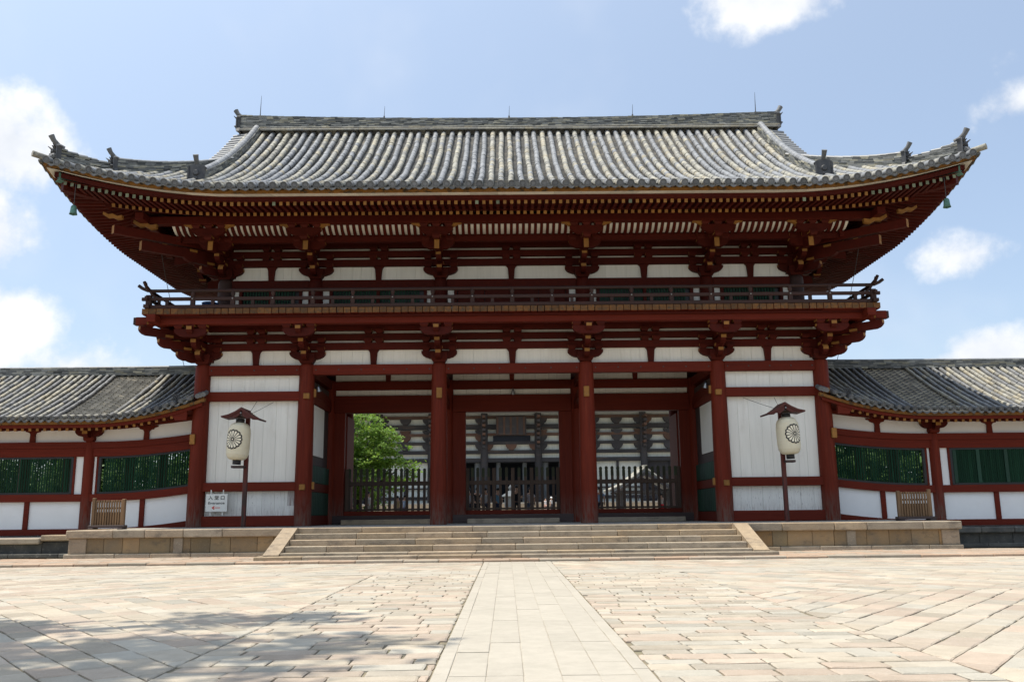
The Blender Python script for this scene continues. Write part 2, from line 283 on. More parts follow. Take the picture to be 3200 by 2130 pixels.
def clip(poly, px, py, nx, ny):
    """keep the side where (p-P).n >= 0"""
    out = []; n = len(poly)
    for i in range(n):
        a, b = poly[i], poly[(i+1) % n]
        da = (a[0]-px)*nx+(a[1]-py)*ny; db = (b[0]-px)*nx+(b[1]-py)*ny
        if da >= 0: out.append(a)
        if (da >= 0) != (db >= 0):
            t = da/(da-db); out.append((a[0]+(b[0]-a[0])*t, a[1]+(b[1]-a[1])*t))
    return out
def stone_slab(mb, poly, z0, z1, bev=.012, tilt=.006, wob=.008, m=0):
    n = len(poly)
    if n < 3: return False
    ar = sum(poly[i][0]*poly[(i+1) % n][1]-poly[(i+1) % n][0]*poly[i][1] for i in range(n))/2
    if abs(ar) < .012: return False
    if ar < 0: poly = poly[::-1]
    cx = sum(p[0] for p in poly)/n; cy = sum(p[1] for p in poly)/n
    poly = [(p[0]+rnd.uniform(-wob, wob), p[1]+rnd.uniform(-wob, wob)) for p in poly]
    tx, ty, dz = rnd.uniform(-tilt, tilt), rnd.uniform(-tilt, tilt), rnd.uniform(-.004, .004)
    # midpoints make the outline slightly uneven
    pp = []
    for i in range(n):
        a, b = poly[i], poly[(i+1) % n]; pp.append(a); d = math.hypot(b[0]-a[0], b[1]-a[1])
        if d > .2:
            nx, ny = (b[1]-a[1])/d, -(b[0]-a[0])/d; q = rnd.uniform(-wob, wob); pp.append(((a[0]+b[0])/2+nx*q, (a[1]+b[1])/2+ny*q))
    n = len(pp); vs = []
    for (x, y) in pp: vs.append((x, y, z0))
    for (x, y) in pp: vs.append((x, y, z1-bev*.7+tx*(x-cx)+ty*(y-cy)+dz))
    for (x, y) in pp:
        d = math.hypot(x-cx, y-cy)+1e-6; k = max(0, 1-bev*1.5/d)
        vs.append((cx+(x-cx)*k, cy+(y-cy)*k, z1+tx*(x-cx)+ty*(y-cy)+dz))
    fs = [(i, (i+1) % n, n+(i+1) % n, n+i) for i in range(n)]+[(n+i, n+(i+1) % n, 2*n+(i+1) % n, 2*n+i) for i in range(n)]+[tuple(range(2*n, 3*n))]
    mb.add(vs, fs, m); return True
polys = []          # (polygon, z, material slot)
def rows(region, ang, width, len0, len1, gap=.017, slot=0, wj=.06):
    """courses of stones at an angle inside a convex region"""
    ca, sa = math.cos(ang), math.sin(ang)
    loc = [(x*ca+y*sa, -x*sa+y*ca) for x, y in region]
    u0 = min(p[0] for p in loc); u1 = max(p[0] for p in loc); v = min(p[1] for p in loc)-rnd.uniform(0, width); v1 = max(p[1] for p in loc)
    while v < v1:
        w = width*rnd.uniform(1-wj*2, 1+wj*2); u = u0-rnd.uniform(0, len1)
        while u < u1:
            l = rnd.uniform(len0, len1); sk = rnd.uniform(-.004, .004)
            gv = gap*(.9 if abs(ang) < .1 else .55); gu = gap*.5; q = [(u+gu+sk, v+gv), (u+l-gu+sk*.5, v+gv), (u+l-gu-sk, v+w-gv), (u+gu-sk*.5, v+w-gv)]
            q = [(a*ca-b*sa, a*sa+b*ca) for a, b in q]
            n = len(region)
            for i in range(n):
                a, b = region[i], region[(i+1) % n]; d = math.hypot(b[0]-a[0], b[1]-a[1])
                q = clip(q, a[0]-(b[1]-a[1])/d*gap*.5, a[1]+(b[0]-a[0])/d*gap*.5, -(b[1]-a[1]), b[0]-a[0])
                if len(q) < 3: break
            if len(q) >= 3: polys.append((q, 0., slot))
            u += l
        v += w
XL, XR = -3.15, 3.5
def rect(a, b, c, d): return [(a, c), (b, c), (b, d), (a, d)]
rows(rect(XL, -.9, -28.5, -12.9), 0, .275, .40, .75)
rows(rect(.9, XR, -28.5, -12.9), 0, .275, .40, .75)
rows(rect(-19, XL, -28.5, -17.8), R(-52), .37, .42, .75)
rows(rect(-21, XL, -17.8, -12.9), R(52), .37, .42, .75)
rows(rect(XR, 19, -28.5, -17.9), R(52), .37, .42, .75)
rows(rect(XR, 21, -17.9, -12.9), R(-52), .37, .42, .75)
rows(rect(-22, -.9, -11.85, YL-.01), R(52), .37, .42, .75)
rows(rect(.9, 22, -11.85, YL-.01), R(-52), .37, .42, .75)
rows(rect(-22, -.9, -12.88, -11.87), 0, .5, .9, 1.4, .010, 1, .01)
rows(rect(.9, 22, -12.88, -11.87), 0, .5, .9, 1.4, .010, 1, .01)
# centre path: two borders and five columns of slabs
yy = -28.2; first = -23.92
def path_rows():
    xs = [-.75, -.45, -.15, .15, .45, .75]
    for a, b in ((-.885, -.757), (.757, .885)):
        y = -28.3
        while y < YL-.1:
            l = rnd.uniform(1.0, 1.5); y1 = min(y+l, YL-.02)
            if y < first < y1: y1 = first
            polys.append((rect(a, b, y+.003, y1-.003), .004, 1)); y = y1
    y = first-.62*7
    while y < YL-.1:
        y1 = min(y+.62, YL-.02)
        for i in range(5):
            polys.append((rect(xs[i]+.003, xs[i+1]-.003, y+(.004 if abs(y-first) > .1 else .01), y1-.002), .004, 1))
        y = y1
path_rows()
MB().box(-.886, .886, -28.5, YL-.03, -.04, -.004).obj('path_bed', m_path, plaza)
polys = [p for p in polys if abs(sum(q[0] for q in p[0])/len(p[0])-CAM[0]) < .66*(sum(q[1] for q in p[0])/len(p[0])-CAM[1])+2.2]
cen = lambda p: (sum(q[0] for q in p)/len(p), sum(q[1] for q in p)/len(p))
def inview(p):
    x, y = cen(p); return y > -25.4 and abs(x-CAM[0]) < .585*(y-CAM[1])+.1
polys.sort(key=lambda p: (0 if inview(p[0]) else 1, math.hypot(cen(p[0])[0]-CAM[0], cen(p[0])[1]-CAM[1])))
rest = MB(); cnt = {0: 0, 1: 0}
for poly, z, slot in polys:
    x, y = cen(poly); mats = (m_pave, m_path)[slot]
    if inview(poly) and cnt[slot] < (300 if slot == 0 else 150):
        b = MB(); q = [(a-x, c-y) for a, c in poly]
        if stone_slab(b, q, -.03, z, .012 if slot == 0 else .005, .006 if slot == 0 else .001, .008 if slot == 0 else .001):
            b.obj('paving_stone' if slot == 0 else 'path_slab', mats, plaza, (x, y, 0)); cnt[slot] += 1
    else: stone_slab(rest, poly, -.03, z, .012 if slot == 0 else .005, .006 if slot == 0 else .001, .008 if slot == 0 else .001, slot)
rest.obj('far_paving', [m_pave, m_path], plaza, kind='stuff')

# apron of reddish stones between plaza and platform, with a low kerb
polys = []
ap = MB(); ap.box(-30, 30, YL+.1, YE+.3, -.04, .035); apron = tag(ap.obj('apron', m_joint), kind='structure')
rows(rect(-24, 24, YL+.34, YE+.15), 0, .38, .4, 1.0, .02)
sides = MB(); k = 0
polys.sort(key=lambda p: abs(cen(p[0])[0]))
for poly, z, s in polys:
    x, y = cen(poly)
    if abs(x) < 6.9 and y > -7.2: continue
    if k < 200:
        b = MB()
        if stone_slab(b, [(a-x, c-y) for a, c in poly], .02, .065, .014, .012, .012): b.obj('apron_stone', m_pink, apron, (x, y, 0)); k += 1
    else: stone_slab(sides, poly, .02, .065, .014, .012, .012)
sides.obj('far_apron_stones', m_pink, apron, kind='stuff')
x = -24
while x < 24:
    l = rnd.uniform(.7, 1.6); b = MB()
    b.cbox(-l/2+.008, l/2-.008, -.15, .15, -.04, rnd.uniform(.062, .08), .02); b.obj('kerb_stone', m_pink, apron, (x+l/2, YL+.17+rnd.uniform(-.012, .012), 0)); x += l

# ------------------------------------------------------------------ stone platform and steps
PL = .90
plat = thing('stone_platform', 'long tan granite platform carrying the red gate', 'platform', (0, 0, 0))
MB().box(-13.6, 13.6, YE+.5, 13.3, .05, PL-.006).obj('floor', m_floor, plat)
def course(name, x0, x1, y, z0, z1, l0, l1, depth, mat, par, c=.02, jy=.006, jz=0.):
    x = x0
    while x < x1-.05:
        l = rnd.uniform(l0, l1); e = x+l
        if x1-e < l0*.6: e = x1
        b = MB(); b.cbox(-(e-x)/2+.004, (e-x)/2-.004, 0, depth, z0+rnd.uniform(-jz, jz), z1+rnd.uniform(-jz, 0), c)
        b.obj(name, mat, par, ((x+e)/2, y+rnd.uniform(-jy, jy), 0)); x = e
for x0, x1 in ((-13.7, -7.06), (7.06, 13.7)):
    course('coping_stone', x0, x1, YE, .655, PL, .7, 1.9, .6, m_stone, plat, .025)
    course('panel_stone', x0+.16, x1-.05, YE+.13, .19, .66, .45, 1.1, .4, m_stonew, plat, .012)
    course('base_stone', x0-.03, x1, YE+.02, .05, .19, .9, 1.8, .5, m_stone, plat, .02)
    s = 1 if x0 > 0 else -1
    for px in (s*13.36, s*10.3):
        w = .27 if abs(px) > 12 else .14
        quick('panel_stone', px-w, px+w, YE+.085, YE+.4, .191, .654, m_stone, plat, .015)
course('coping_stone', -7.05, 7.05, YE, .735, PL, 1.2, 2.4, .6, m_stone, plat, .02)
for s in (-1, 1):      # platform ends
    for j in range(9):
        y0 = YE+.62+j*1.95; quick('coping_stone', s*13.69-.3*(s > 0)*2, s*13.69+.3*(s < 0)*2, y0+.004, y0+1.94, .66, PL, m_stone, plat, .02)
        quick('panel_stone', s*13.45-.1, s*13.45+.1, y0, y0+1.94, .08, .65, m_stonew, plat, .01)
st = thing('stone_steps', 'wide flight of five granite steps up to the gate', 'steps', (0, YE, 0))
TR, NR = .56, 4
for i in range(NR):
    zt = .735-i*.165; y0 = -TR*(i+1); wd_ = 6.62
    course('step_stone', -wd_, wd_, y0, zt-.165 if i < NR-1 else .06, zt, 1.0, 2.6, TR+.02, m_stone, st, .018)
course('step_stone', -7.25, 7.25, -TR*4-.36, .04, .165, 1.2, 2.6, .9, m_stone, st, .02)
for s in (-1, 1):
    b = MB(); b.prism([(.02, .9), (.02, .1), (-TR*4-.1, .1), (-TR*4-.1, .20), (-.16, .905)], -.22, .22, 'x'); b.obj('cheek_stone', m_stone, st, (s*6.84, 0, 0))

# ------------------------------------------------------------------ the gate: columns, walls, beams
gate = thing('temple_gate', 'large two-storey vermilion temple gate with tiled roof and balcony', 'gate', (0, 0, 0))
CX = [-11.475, -7.625, -2.725, 2.725, 7.625, 11.475]; CY = [0, 4.3, 8.6]; ZC = 6.78
b = MB(); h = ZC-PL
b.lathe((0, 0), [(.31, 0), (.312, h*.3), (.30, h*.6), (.278, h-.12), (.262, h-.05), (.225, h), (0, h)], 20)
me_col = b.mesh('column', m_redv)
for y in CY:
    for x in CX: inst('column', me_col, gate, (x, y, PL))
def beamx(name, x0, x1, y0, y1, z0, z1, par=gate, mat=m_red): return quick(name, x0, x1, y0, y1, z0, z1, mat, par, .014)
def planks(par, x0, x1, y, z0, z1, w=.42, t=.03, mat=m_white, name='plank', axis='x'):
    n = max(1, round((x1-x0)/w)); cuts = [x0]+[x0+(x1-x0)*(i+rnd.uniform(-.18, .18))/n for i in range(1, n)]+[x1]
    for a, c in zip(cuts, cuts[1:]):
        d = rnd.uniform(-.004, .004)
        if axis == 'x': MB().box(a+.003, c-.003, y+d, y+t+d, z0, z1).obj(name, mat, par)
        else: MB().box(y+d, y+t+d, a+.003, c-.003, z0, z1).obj(name, mat, par)
def wallpart(name, x0, x1, y0, y1, z0, z1, mat=m_black, par=gate): return MB().box(x0, x1, y0, y1, z0, z1).obj(name, mat, par)
# head tie-beams all round
for y in CY:
    for i in range(5): beamx('head_beam', CX[i]+.24, CX[i+1]-.24, y-.15, y+.15, 6.37, 6.74)
for x in CX:
    for j in range(2): quick('tie_beam', x-.14, x+.14, CY[j]+.24, CY[j+1]-.24, 6.40, 6.76, m_red, gate, .014)
# end bays: white plank walls in a red frame
for i in (0, 4):
    x0, x1 = CX[i]+.27, CX[i+1]-.27
    w = wallpart('wall_panel', x0-.1, x1+.1, .12, .16, .95, 6.4)
    planks(w, x0-.06, x1+.06, .06, 5.76, 6.39); planks(w, x0-.06, x1+.06, .06, 2.47, 5.44); planks(w, x0-.06, x1+.06, .055, 1.27, 2.17, mat=m_whitelow)
    beamx('wall_beam', x0-.05, x1+.05, -.16, .1, 5.42, 5.76); beamx('wall_beam', x0-.05, x1+.05, -.16, .1, 2.15, 2.47)
    beamx('ground_sill', x0-.05, x1+.05, -.15, .12, .905, 1.28, mat=m_red)
    if i == 0:   # one board with its paint gone, a patch below it
        MB().box(x1-.30, x1+.04, .047, .058, 1.62, 2.14).obj('plank', M('bare_peeling_board', (.23, .16, .14), (.5, .47, .45), .8, (6, 6, .35), 4, 0, stains=[((.66, .65, .62), 7, (6, 6, .3), .5, .6, .9)]), w, label='board with peeling paint')
    for y0, y1 in ((.3, 4.0), (4.6, 8.3)):   # outer end walls
        xs = CX[0] if i == 0 else CX[5]
        MB().box(xs-.04, xs+.04, y0, y1, 1.2, 6.4).obj('wall_panel', m_white, gate)
        for z0, z1 in ((.905, 1.25), (2.15, 2.47), (5.42, 5.76)): quick('wall_beam', xs-.14, xs+.14, y0-.05, y1+.05, z0, z1, m_red, gate)
    MB().box(x0, x1, 4.26, 4.34, 1., 6.4).obj('wall_panel', m_red, gate); MB().box(x0, x1, 8.56, 8.64, 1., 6.4).obj('wall_panel', m_white, gate)
# ochre tenon ends on the columns
for x, z, w, hh in ((-11.42, 5.58, .11, .10), (-7.55, 5.56, .11, .10), (-2.70, 5.63, .10, .19), (2.70, 5.63, .10, .19), (7.55, 5.56, .11, .10), (11.52, 5.58, .11, .10),
                    (-7.60, 2.27, .10, .10), (7.66, 2.27, .10, .10), (-11.62, 4.02, .09, .18), (11.68, 4.02, .09, .18)):
    quick('tenon_end', x-w, x+w, -.37, -.2, z-hh, z+hh, m_ochre, gate, .012)
for s in (-1, 1): quick('tenon_end', s*7.30-.06, s*7.30+.06, -.05, .08, 2.2, 2.46, m_ochre, gate, .01); quick('tenon_end', s*7.32-.05, s*7.32+.05, -.05, .08, 5.55, 5.85, m_ochre, gate, .01)
# bronze studs along the front head beam
b = MB(); b.lathe((0, 0), [(0, .02), (.022, .012), (.03, 0)], 8); me_st = b.mesh('stud', m_wire)
for i in range(5):
    n = 5 if i in (0, 4) else 6
    for k in range(n):
        inst('stud', me_st, gate, (lerp(CX[i]+.35, CX[i+1]-.35, k/(n-1)), -.15, 6.55), (R(90), 0, 0))
# inner side walls of the passage (low green boards, white board above)
for s in (-1, 1):
    x = s*7.625
    w = wallpart('side_screen', x-.03, x+.03, .25, 4.05, .95, 6.3, m_base)
    for z0, z1 in ((.905, 1.26), (2.14, 2.46), (5.42, 5.78)): quick('wall_beam', x-.13, x+.13, .28, 4.02, z0, z1, m_red, gate)
    for k in range(12):
        y0 = .32+k*.305
        for z0, z1 in ((1.27, 2.13), (2.47, 3.12)):
            quick('screen_board', x-s*.10-.03, x-s*.10+.03, y0+.004, y0+.30, z0, z1, m_greenb, w, .015)
    MB().box(x-s*.05-.02, x-s*.05+.02, .32, 3.0, 3.5, 5.40).obj('screen_panel', m_white, w)
# rainbow beams over the passage
for x in CX[1:5]:
    pr = [(.25, 5.50), (.7, 5.62), (2.15, 5.70), (3.6, 5.62), (4.05, 5.50), (4.05, 5.84), (3.5, 5.98), (2.15, 6.05), (.8, 5.98), (.25, 5.84)]
    MB().prism(pr, x-.15, x+.15, 'x').obj('rainbow_beam', m_red, gate)
# middle row: lintels, white strips, struts, jambs, sills
for i in (1, 2, 3):
    x0, x1 = CX[i]+.25, CX[i+1]-.25
    beamx('lintel', x0, x1, 4.1, 4.5, 5.42, 6.13)
    w = wallpart('wall_panel', x0, x1, 4.34, 4.38, 6.13, 7.35)
    planks(w, x0, x1, 4.29, 6.13, 6.372, .5); planks(w, x0, x1, 4.29, 6.735, 7.34, .5)
    MB().prism([(-.09, 6.74), (.09, 6.74), (.12, 7.2), (.2, 7.3), (-.2, 7.3), (-.12, 7.2)], 4.2, 4.3).obj('strut', m_red, gate, ((x0+x1)/2, 0, 0))
    o = {1: (-6.93, -2.95), 2: (-1.93, 1.93), 3: (2.95, 6.93)}[i]
    for a, c in ((x0, o[0]), (o[1], x1)):
        if c-a > .05: quick('jamb', a, c, 4.18, 4.46, .93, 5.42, m_redv, gate)
    beamx('door_sill', x0-.1, x1+.1, 4.15, 4.75, .905, 1.24, mat=m_base); beamx('door_sill', o[0]-.05, o[1]+.05, 4.35, 4.85, 1.241, 1.41, mat=m_red)
    quick('door_step', o[0]+.1, o[1]-.1, 3.2, 4.1, .89, 1.08, m_stone, plat, .02)
for x in (CX[1], CX[4]):    # open door leaves seen beyond the jambs
    s = 1 if x > 0 else -1
    quick('door_leaf', s*6.95-.05, s*6.95+.05, 4.62, 6.3, 1.42, 5.35, m_red, gate)
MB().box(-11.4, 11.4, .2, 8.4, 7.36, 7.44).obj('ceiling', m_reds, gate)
# wall above the head beam: white boards, struts, through-beams with bearing blocks
def block(w, d, hh):
    b = MB(); w2, d2 = w*.68, d*.68; t = hh*.55
    vs = [(-w2/2, -d2/2, 0), (w2/2, -d2/2, 0), (w2/2, d2/2, 0), (-w2/2, d2/2, 0)]+[(sx*w/2, sy*d/2, z) for z in (hh-t, hh) for sx, sy in ((-1, -1), (1, -1), (1, 1), (-1, 1))]
    b.add(vs, [(3, 2, 1, 0), (8, 9, 10, 11)]+[(j*4+i, j*4+(i+1) % 4, (j+1)*4+(i+1) % 4, (j+1)*4+i) for j in (0, 1) for i in range(4)], [0]*2+[0]*4+[0, 1, 0, 1]); return b
me_blk = block(.30, .30, .17).mesh('bearing_block', [m_reds, m_ochre]); me_big = block(.62, .62, .36).mesh('base_block', [m_reds, m_reds])
ARM = .19
def arm_out(L, back=.35, hh=.29):
    """bracket arm running outwards (local -y) with an ochre nose"""
    pr = [(back, 0), (-L, 0), (-L, -.115), (-L+.05, -.19), (-L+.13, -.25), (-L+.26, -hh), (back, -hh)]
    return MB().prism(pr, -ARM/2, ARM/2, 'x', 0, [0, 1, 0, 0, 0, 0, 0])
def arm_side(hl, hh=.28, w=.19):
    pr = [(-hl, 0), (-hl, -.09), (-hl+.06, -.17), (-hl+.15, -.23), (-hl+.30, -hh), (hl-.30, -hh), (hl-.15, -.23), (hl-.06, -.17), (hl, -.09), (hl, 0)]
    return MB().prism(pr, -w/2, w/2, 'y', 0, [1]+[0]*7+[1, 0])
ME = {}
def mesh_of(key, fn):
    if key not in ME: ME[key] = fn().mesh(str(key[0]), [m_reds, m_ochre])
    return ME[key]
def bracket(x, y, z0, ang=0, upper=False, diag=False, base=True):
    """three-step bracket set: base block, arms and bearing blocks as sub-parts"""
    k = 1.414 if diag else 1.
    root = inst('bracket_set', me_big if base and not diag else me_blk, gate, (x, y, z0), (0, 0, ang))
    def A(key, fn, loc, name): inst(name, mesh_of(key, fn), root, loc)
    st_ = (.75*k, 1.25*k, 1.75*k) if not upper else (.75*k, 1.25*k)
    for i, L in enumerate(st_):
        zt = .375+i*(.37 if not upper else .365)
        A(('bracket_arm', L), lambda: arm_out(L), (0, 0, zt), 'bracket_arm')
        inst('bearing_block', me_blk, root, (0, -L+.24*k, zt+.005))
    if not diag:
        A(('bracket_arm', 's', .66), lambda: arm_side(.66), (0, -.005, .445), 'bracket_arm')
        for v in (-.5, .5): inst('bearing_block', me_blk, root, (v, -.03, .45))
        for v in (-.5, .5): inst('bearing_block', me_blk, root, (v, -.03, .80))
    if not upper and not diag:
        A(('bracket_arm', 's', .58), lambda: arm_side(.58), (0, -1.5, 1.04), 'bracket_arm')
        for v in (-.43, 0, .43): inst('bearing_block', me_blk, root, (v, -1.5, 1.045))
    if upper and not diag:
        A(('bracket_arm', 's', .60), lambda: arm_side(.60, .30), (0, -1.32, 1.09), 'bracket_arm')
        for v in (-.45, 0, .45): inst('bearing_block', me_blk, root, (v, -1.32, 1.095))
        A(('bracket_arm', 's', .61), lambda: arm_side(.61, .30), (0, -2.2, 1.36), 'bracket_arm')
        for v in (-.45, 0, .45): inst('bearing_block', me_blk, root, (v, -2.2, 1.365))
        inst('bearing_block', me_blk, root, (0, -2.2, .93))
        tb = lambda: MB().prism([(.2, 1.25), (-1.98, .98), (-2.0, .62), (.2, .92)], -.09, .09, 'x', 0, [0, 1, 0, 0])
        A(('tail_rafter', 1), tb, (0, 0, 0), 'tail_rafter')
        for s in (-1, 1):
            nb_ = lambda s=s: MB().prism([(s*.55, 1.38), (s*.62, 1.36), (s*.80, 1.46), (s*.87, 1.455), (s*1.0, 1.56), (s*.98, 1.64), (s*.86, 1.56), (s*.79, 1.58), (s*.66, 1.50), (s*.55, 1.52)], -2.28, -2.12, 'y', 1)
            A(('carved_nose', s), nb_, (0, 0, 0), 'carved_nose')
    return root
def storey_wall(y, xs, zb, upper):
    """boards, struts and through-beams above a row of columns; zb = column top"""
    x0, x1 = xs[0], xs[-1]; top = zb+1.55
    w = wallpart('frieze_wall', x0, x1, y+.12, y+.2, zb-.05, top, m_white)
    for i in range(len(xs)-1):
        planks(w, xs[i]+.1, xs[i+1]-.1, y+.085, zb-.04, zb+.56, .40, .03)
        xm = (xs[i]+xs[i+1])/2
        MB().prism([(-.10, zb-.04), (.10, zb-.04), (.135, zb+.40), (.155, zb+.46), (.22, zb+.53), (-.22, zb+.53), (-.155, zb+.46), (-.135, zb+.40)], y-.02, y+.08).obj('strut', m_reds, gate, (xm, 0, 0))
        for zz in ((zb+.79), (zb+1.15)):
            for v in (-.21, .21): inst('bearing_block', me_blk, w, (xm+v, y-.03, zz-.01))
    for z0, z1 in ((zb+.53, zb+.795), (zb+.895, zb+1.135), (zb+1.255, zb+1.5)):
        beamx('through_beam', x0-.6, x1+.6, y-.09, y+.10, z0, z1, mat=m_reds)
storey_wall(0, CX, ZC, False)
for x in CX: bracket(x, 0, ZC+.01)
for s, x in ((-1, CX[0]), (1, CX[5])):
    for y in CY: bracket(x, y, ZC+.01, R(-90) if s < 0 else R(90), base=y > 0)
    bracket(x, 0, ZC+.012, R(-45) if s < 0 else R(45), False, True)
    w = MB().box(x-.15, x-.1, 0, 8.6, ZC-.05, ZC+1.55) if s > 0 else MB().box(x+.1, x+.15, 0, 8.6, ZC-.05, ZC+1.55); w.obj('frieze_wall', m_white, gate)
    for z0, z1 in ((.53, .79), (.90, 1.13), (1.26, 1.5)): quick('through_beam', x-.1, x+.1, -.6, 9.2, ZC+z0, ZC+z1, m_reds, gate)
# back of the lower storey
MB().box(CX[0], CX[5], 8.5, 8.6, ZC, ZC+1.55).obj('frieze_wall', m_white, gate)

# ------------------------------------------------------------------ balcony
BX, BY = 13.08, -1.98
bal = MB().box(-BX+.25, BX-.25, BY+.2, 8.6-BY-.2, 8.19, 8.27).obj('balcony', m_reds, gate)
quick('purlin', -BX-.33, BX+.33, -1.68, -1.38, 7.98, 8.26, m_red, bal, .015)
for s in (-1, 1):
    quick('purlin', s*(BX-.42)-.15, s*(BX-.42)+.15, -2.2, 10.8, 7.985, 8.255, m_red, bal, .015)
    quick('purlin_end', s*(BX+.36)-.05, s*(BX+.36)+.05, -1.67, -1.39, 7.99, 8.25, m_dkred, bal, .01)
n = 103
b = MB(); b.box(-.118, .118, 0, 2.3, .02, .215, [0, 0, 1, 0, 0, 0]); m_ochrew = M('worn_ochre_end', (.17, .072, .018), (.10, .046, .014), .75, (2, 2, 2), 4, .25, stains=[((.05, .042, .03), 5, (2, 2, 2), .48, .66, .75)])
me_fp = b.mesh('floor_plank', [m_red, m_ochrew])
for i in range(n):
    x = lerp(-BX+.12, BX-.12, i/(n-1)); inst('floor_plank', me_fp, bal, (x, BY+rnd.uniform(-.012, .012), 8.272+rnd.uniform(-.008, .004)), None, (rnd.uniform(.93, 1.03), 1, 1))
b = MB(); b.box(0, 2.0, -.118, .118, 0, .225, [0, 0, 0, 0, 1, 0]); me_fq = b.mesh('floor_plank', [m_red, m_ochrew])
for s in (-1, 1):
    for i in range(46):
        inst('floor_plank', me_fq, bal, (-BX+.02 if s < 0 else BX-.02, BY+.15+i*.262, 8.27), (0, 0, 0 if s < 0 else math.pi))
RYL = -1.86; RXL = 12.9
rail = quick('balustrade', -RXL-.1, RXL+.1, RYL-.1, RYL+.1, 8.50, 8.63, m_dkred, gate, .015)
def rail_tube(y0, x0, z, r, bend, n=8, sq=False, nm='rail'):
    pts = []
    for t in np.linspace(-x0, x0, 33): pts.append((t, y0, z))
    ends = [(.18, .02), (.36, .10), (.5, .2)] if bend else []
    L_ = [(-x0-a, y0, z+c*bend) for a, c in ends][::-1]; R_ = [(x0+a, y0, z+c*bend) for a, c in ends]
    MB().tube(L_+pts+R_, r, n).obj(nm, m_dkred, rail)
rail_tube(RYL, RXL-.1, 9.16, .062, 1.0)
quick('rail', -RXL-.25, RXL+.25, RYL-.05, RYL+.05, 8.80, 8.92, m_dkred, rail, .01)
for s in (-1, 1):
    x = s*RXL
    MB().tube([(x, RYL-.5, 9.36), (x, RYL-.3, 9.24), (x, RYL-.12, 9.18)]+[(x, t, 9.17) for t in np.linspace(RYL, 10.2, 8)], .06).obj('rail', m_dkred, rail)
    # end that sweeps up past the corner
    MB().tube([(x-s*.35, RYL+.02, 8.80), (x-s*.1, RYL-.01, 9.03), (x-s*0.02, RYL-.03, 9.18), (x+s*.10, RYL-.06, 9.32), (x+s*.13, RYL-.07, 9.44)], [.045, .05, .055, .055, .05]).obj('rail', m_dkred, rail)
    quick('rail', x-.05, x+.05, RYL-.3, 10.2, 8.805, 8.915, m_dkred, rail, .01); quick('rail', x-.1, x+.1, RYL-.25, 10.2, 8.505, 8.625, m_dkred, rail, .01)
    quick('corner_post', x-.09, x+.09, RYL-.09, RYL+.09, 8.5, 9.0, m_dkred, rail, .012)
    for k in range(9): quick('post', x-.05, x+.05, RYL+.9+k*1.4-.05, RYL+.9+k*1.4+.05, 8.6, 9.12, m_dkred, rail, .01)
b = MB(); b.cbox(-.075, .075, -.07, .07, 0, .33, .012); b.lathe((0, 0), [(.05, .33), (.045, .36), (.07, .40), (.08, .47), (.06, .54)], 10); me_po = b.mesh('post', m_dkred)
b = MB(); b.prism([(-.055, 0), (.055, 0), (.055, .17), (-.055, .17)], -.05, .05); me_sm = b.mesh('small_strut', m_dkred)
b = MB(); b.lathe((0, 0), [(0, .022), (.02, .016), (.03, 0)], 10); me_nut = b.mesh('stud', m_metal)
for k in range(-8, 9):
    inst('post', me_po, rail, (k*1.418, RYL, 8.60)); inst('stud', me_nut, rail, (k*1.418, RYL-.08, 8.86), (R(90), 0, 0))
    if k < 8: inst('small_strut', me_sm, rail, ((k+.5)*1.418, RYL, 8.62))
for s in (-1, 1): inst('small_strut', me_sm, rail, (s*12.25, RYL, 8.62))

# ------------------------------------------------------------------ upper storey
UY = .45; UX = [-10.95, -7.5, -2.725, 2.725, 7.5, 10.95]; ZU = 10.12
b = MB(); b.lathe((0, 0), [(.28, 0), (.28, 1.45), (.26, 1.58), (.22, 1.63), (0, 1.63)], 18); me_uc = b.mesh('upper_column', m_dkred)
me_uc2 = b.mesh('upper_column', m_reds)
for x in UX:
    inst('upper_column', me_uc if abs(x) > 9 else me_uc2, gate, (x, UY, 8.49)); inst('upper_column', me_uc2, gate, (x, 8.15, 8.49))
core = MB().box(-10.7, 10.7, UY+.35, 7.9, 8.4, 12.9).obj('light_block_core', m_reds, gate)  # unseen box added inside the storey to block light
for i in range(5):
    x0, x1 = UX[i]+.25, UX[i+1]-.25
    beamx('wall_beam', x0, x1, UY-.10, UY+.15, 9.72, 10.10, mat=m_reds); beamx('wall_beam', x0, x1, UY-.12, UY+.15, 8.5, 8.66, mat=m_reds)
    w = wallpart('wall_panel', x0, x1, UY+.14, UY+.2, 8.5, 9.75, m_black)
    n_ = 2 if i in (0, 4) else 3; seg = (x1-x0)/n_
    planks(w, x0, x0+.28, UY+.08, 8.66, 9.72, .3); planks(w, x1-.28, x1, UY+.08, 8.66, 9.72, .3)
    if i != 2:
        for k in range(int((x1-x0-.9)/.11)): MB().box(x0+.45+k*.11, x0+.505+k*.11, UY+.04, UY+.09, 8.66, 9.72).obj('lattice_slat', m_green, w)
    else:
        for k in range(4): quick('door_panel', lerp(x0+.4, x1-.4, k/4)+.01, lerp(x0+.4, x1-.4, (k+1)/4)-.01, UY+.04, UY+.1, 8.66, 9.72, m_reds, w, .02)
    for xx in (x0+.33, x1-.33, (x0+x1)/2): quick('mullion', xx-.06, xx+.06, UY-.02, UY+.12, 8.66, 9.72, m_reds, w, .01)
storey_wall(UY, UX, ZU, True)
for x in UX: bracket(x, UY, ZU+.01, 0, True)
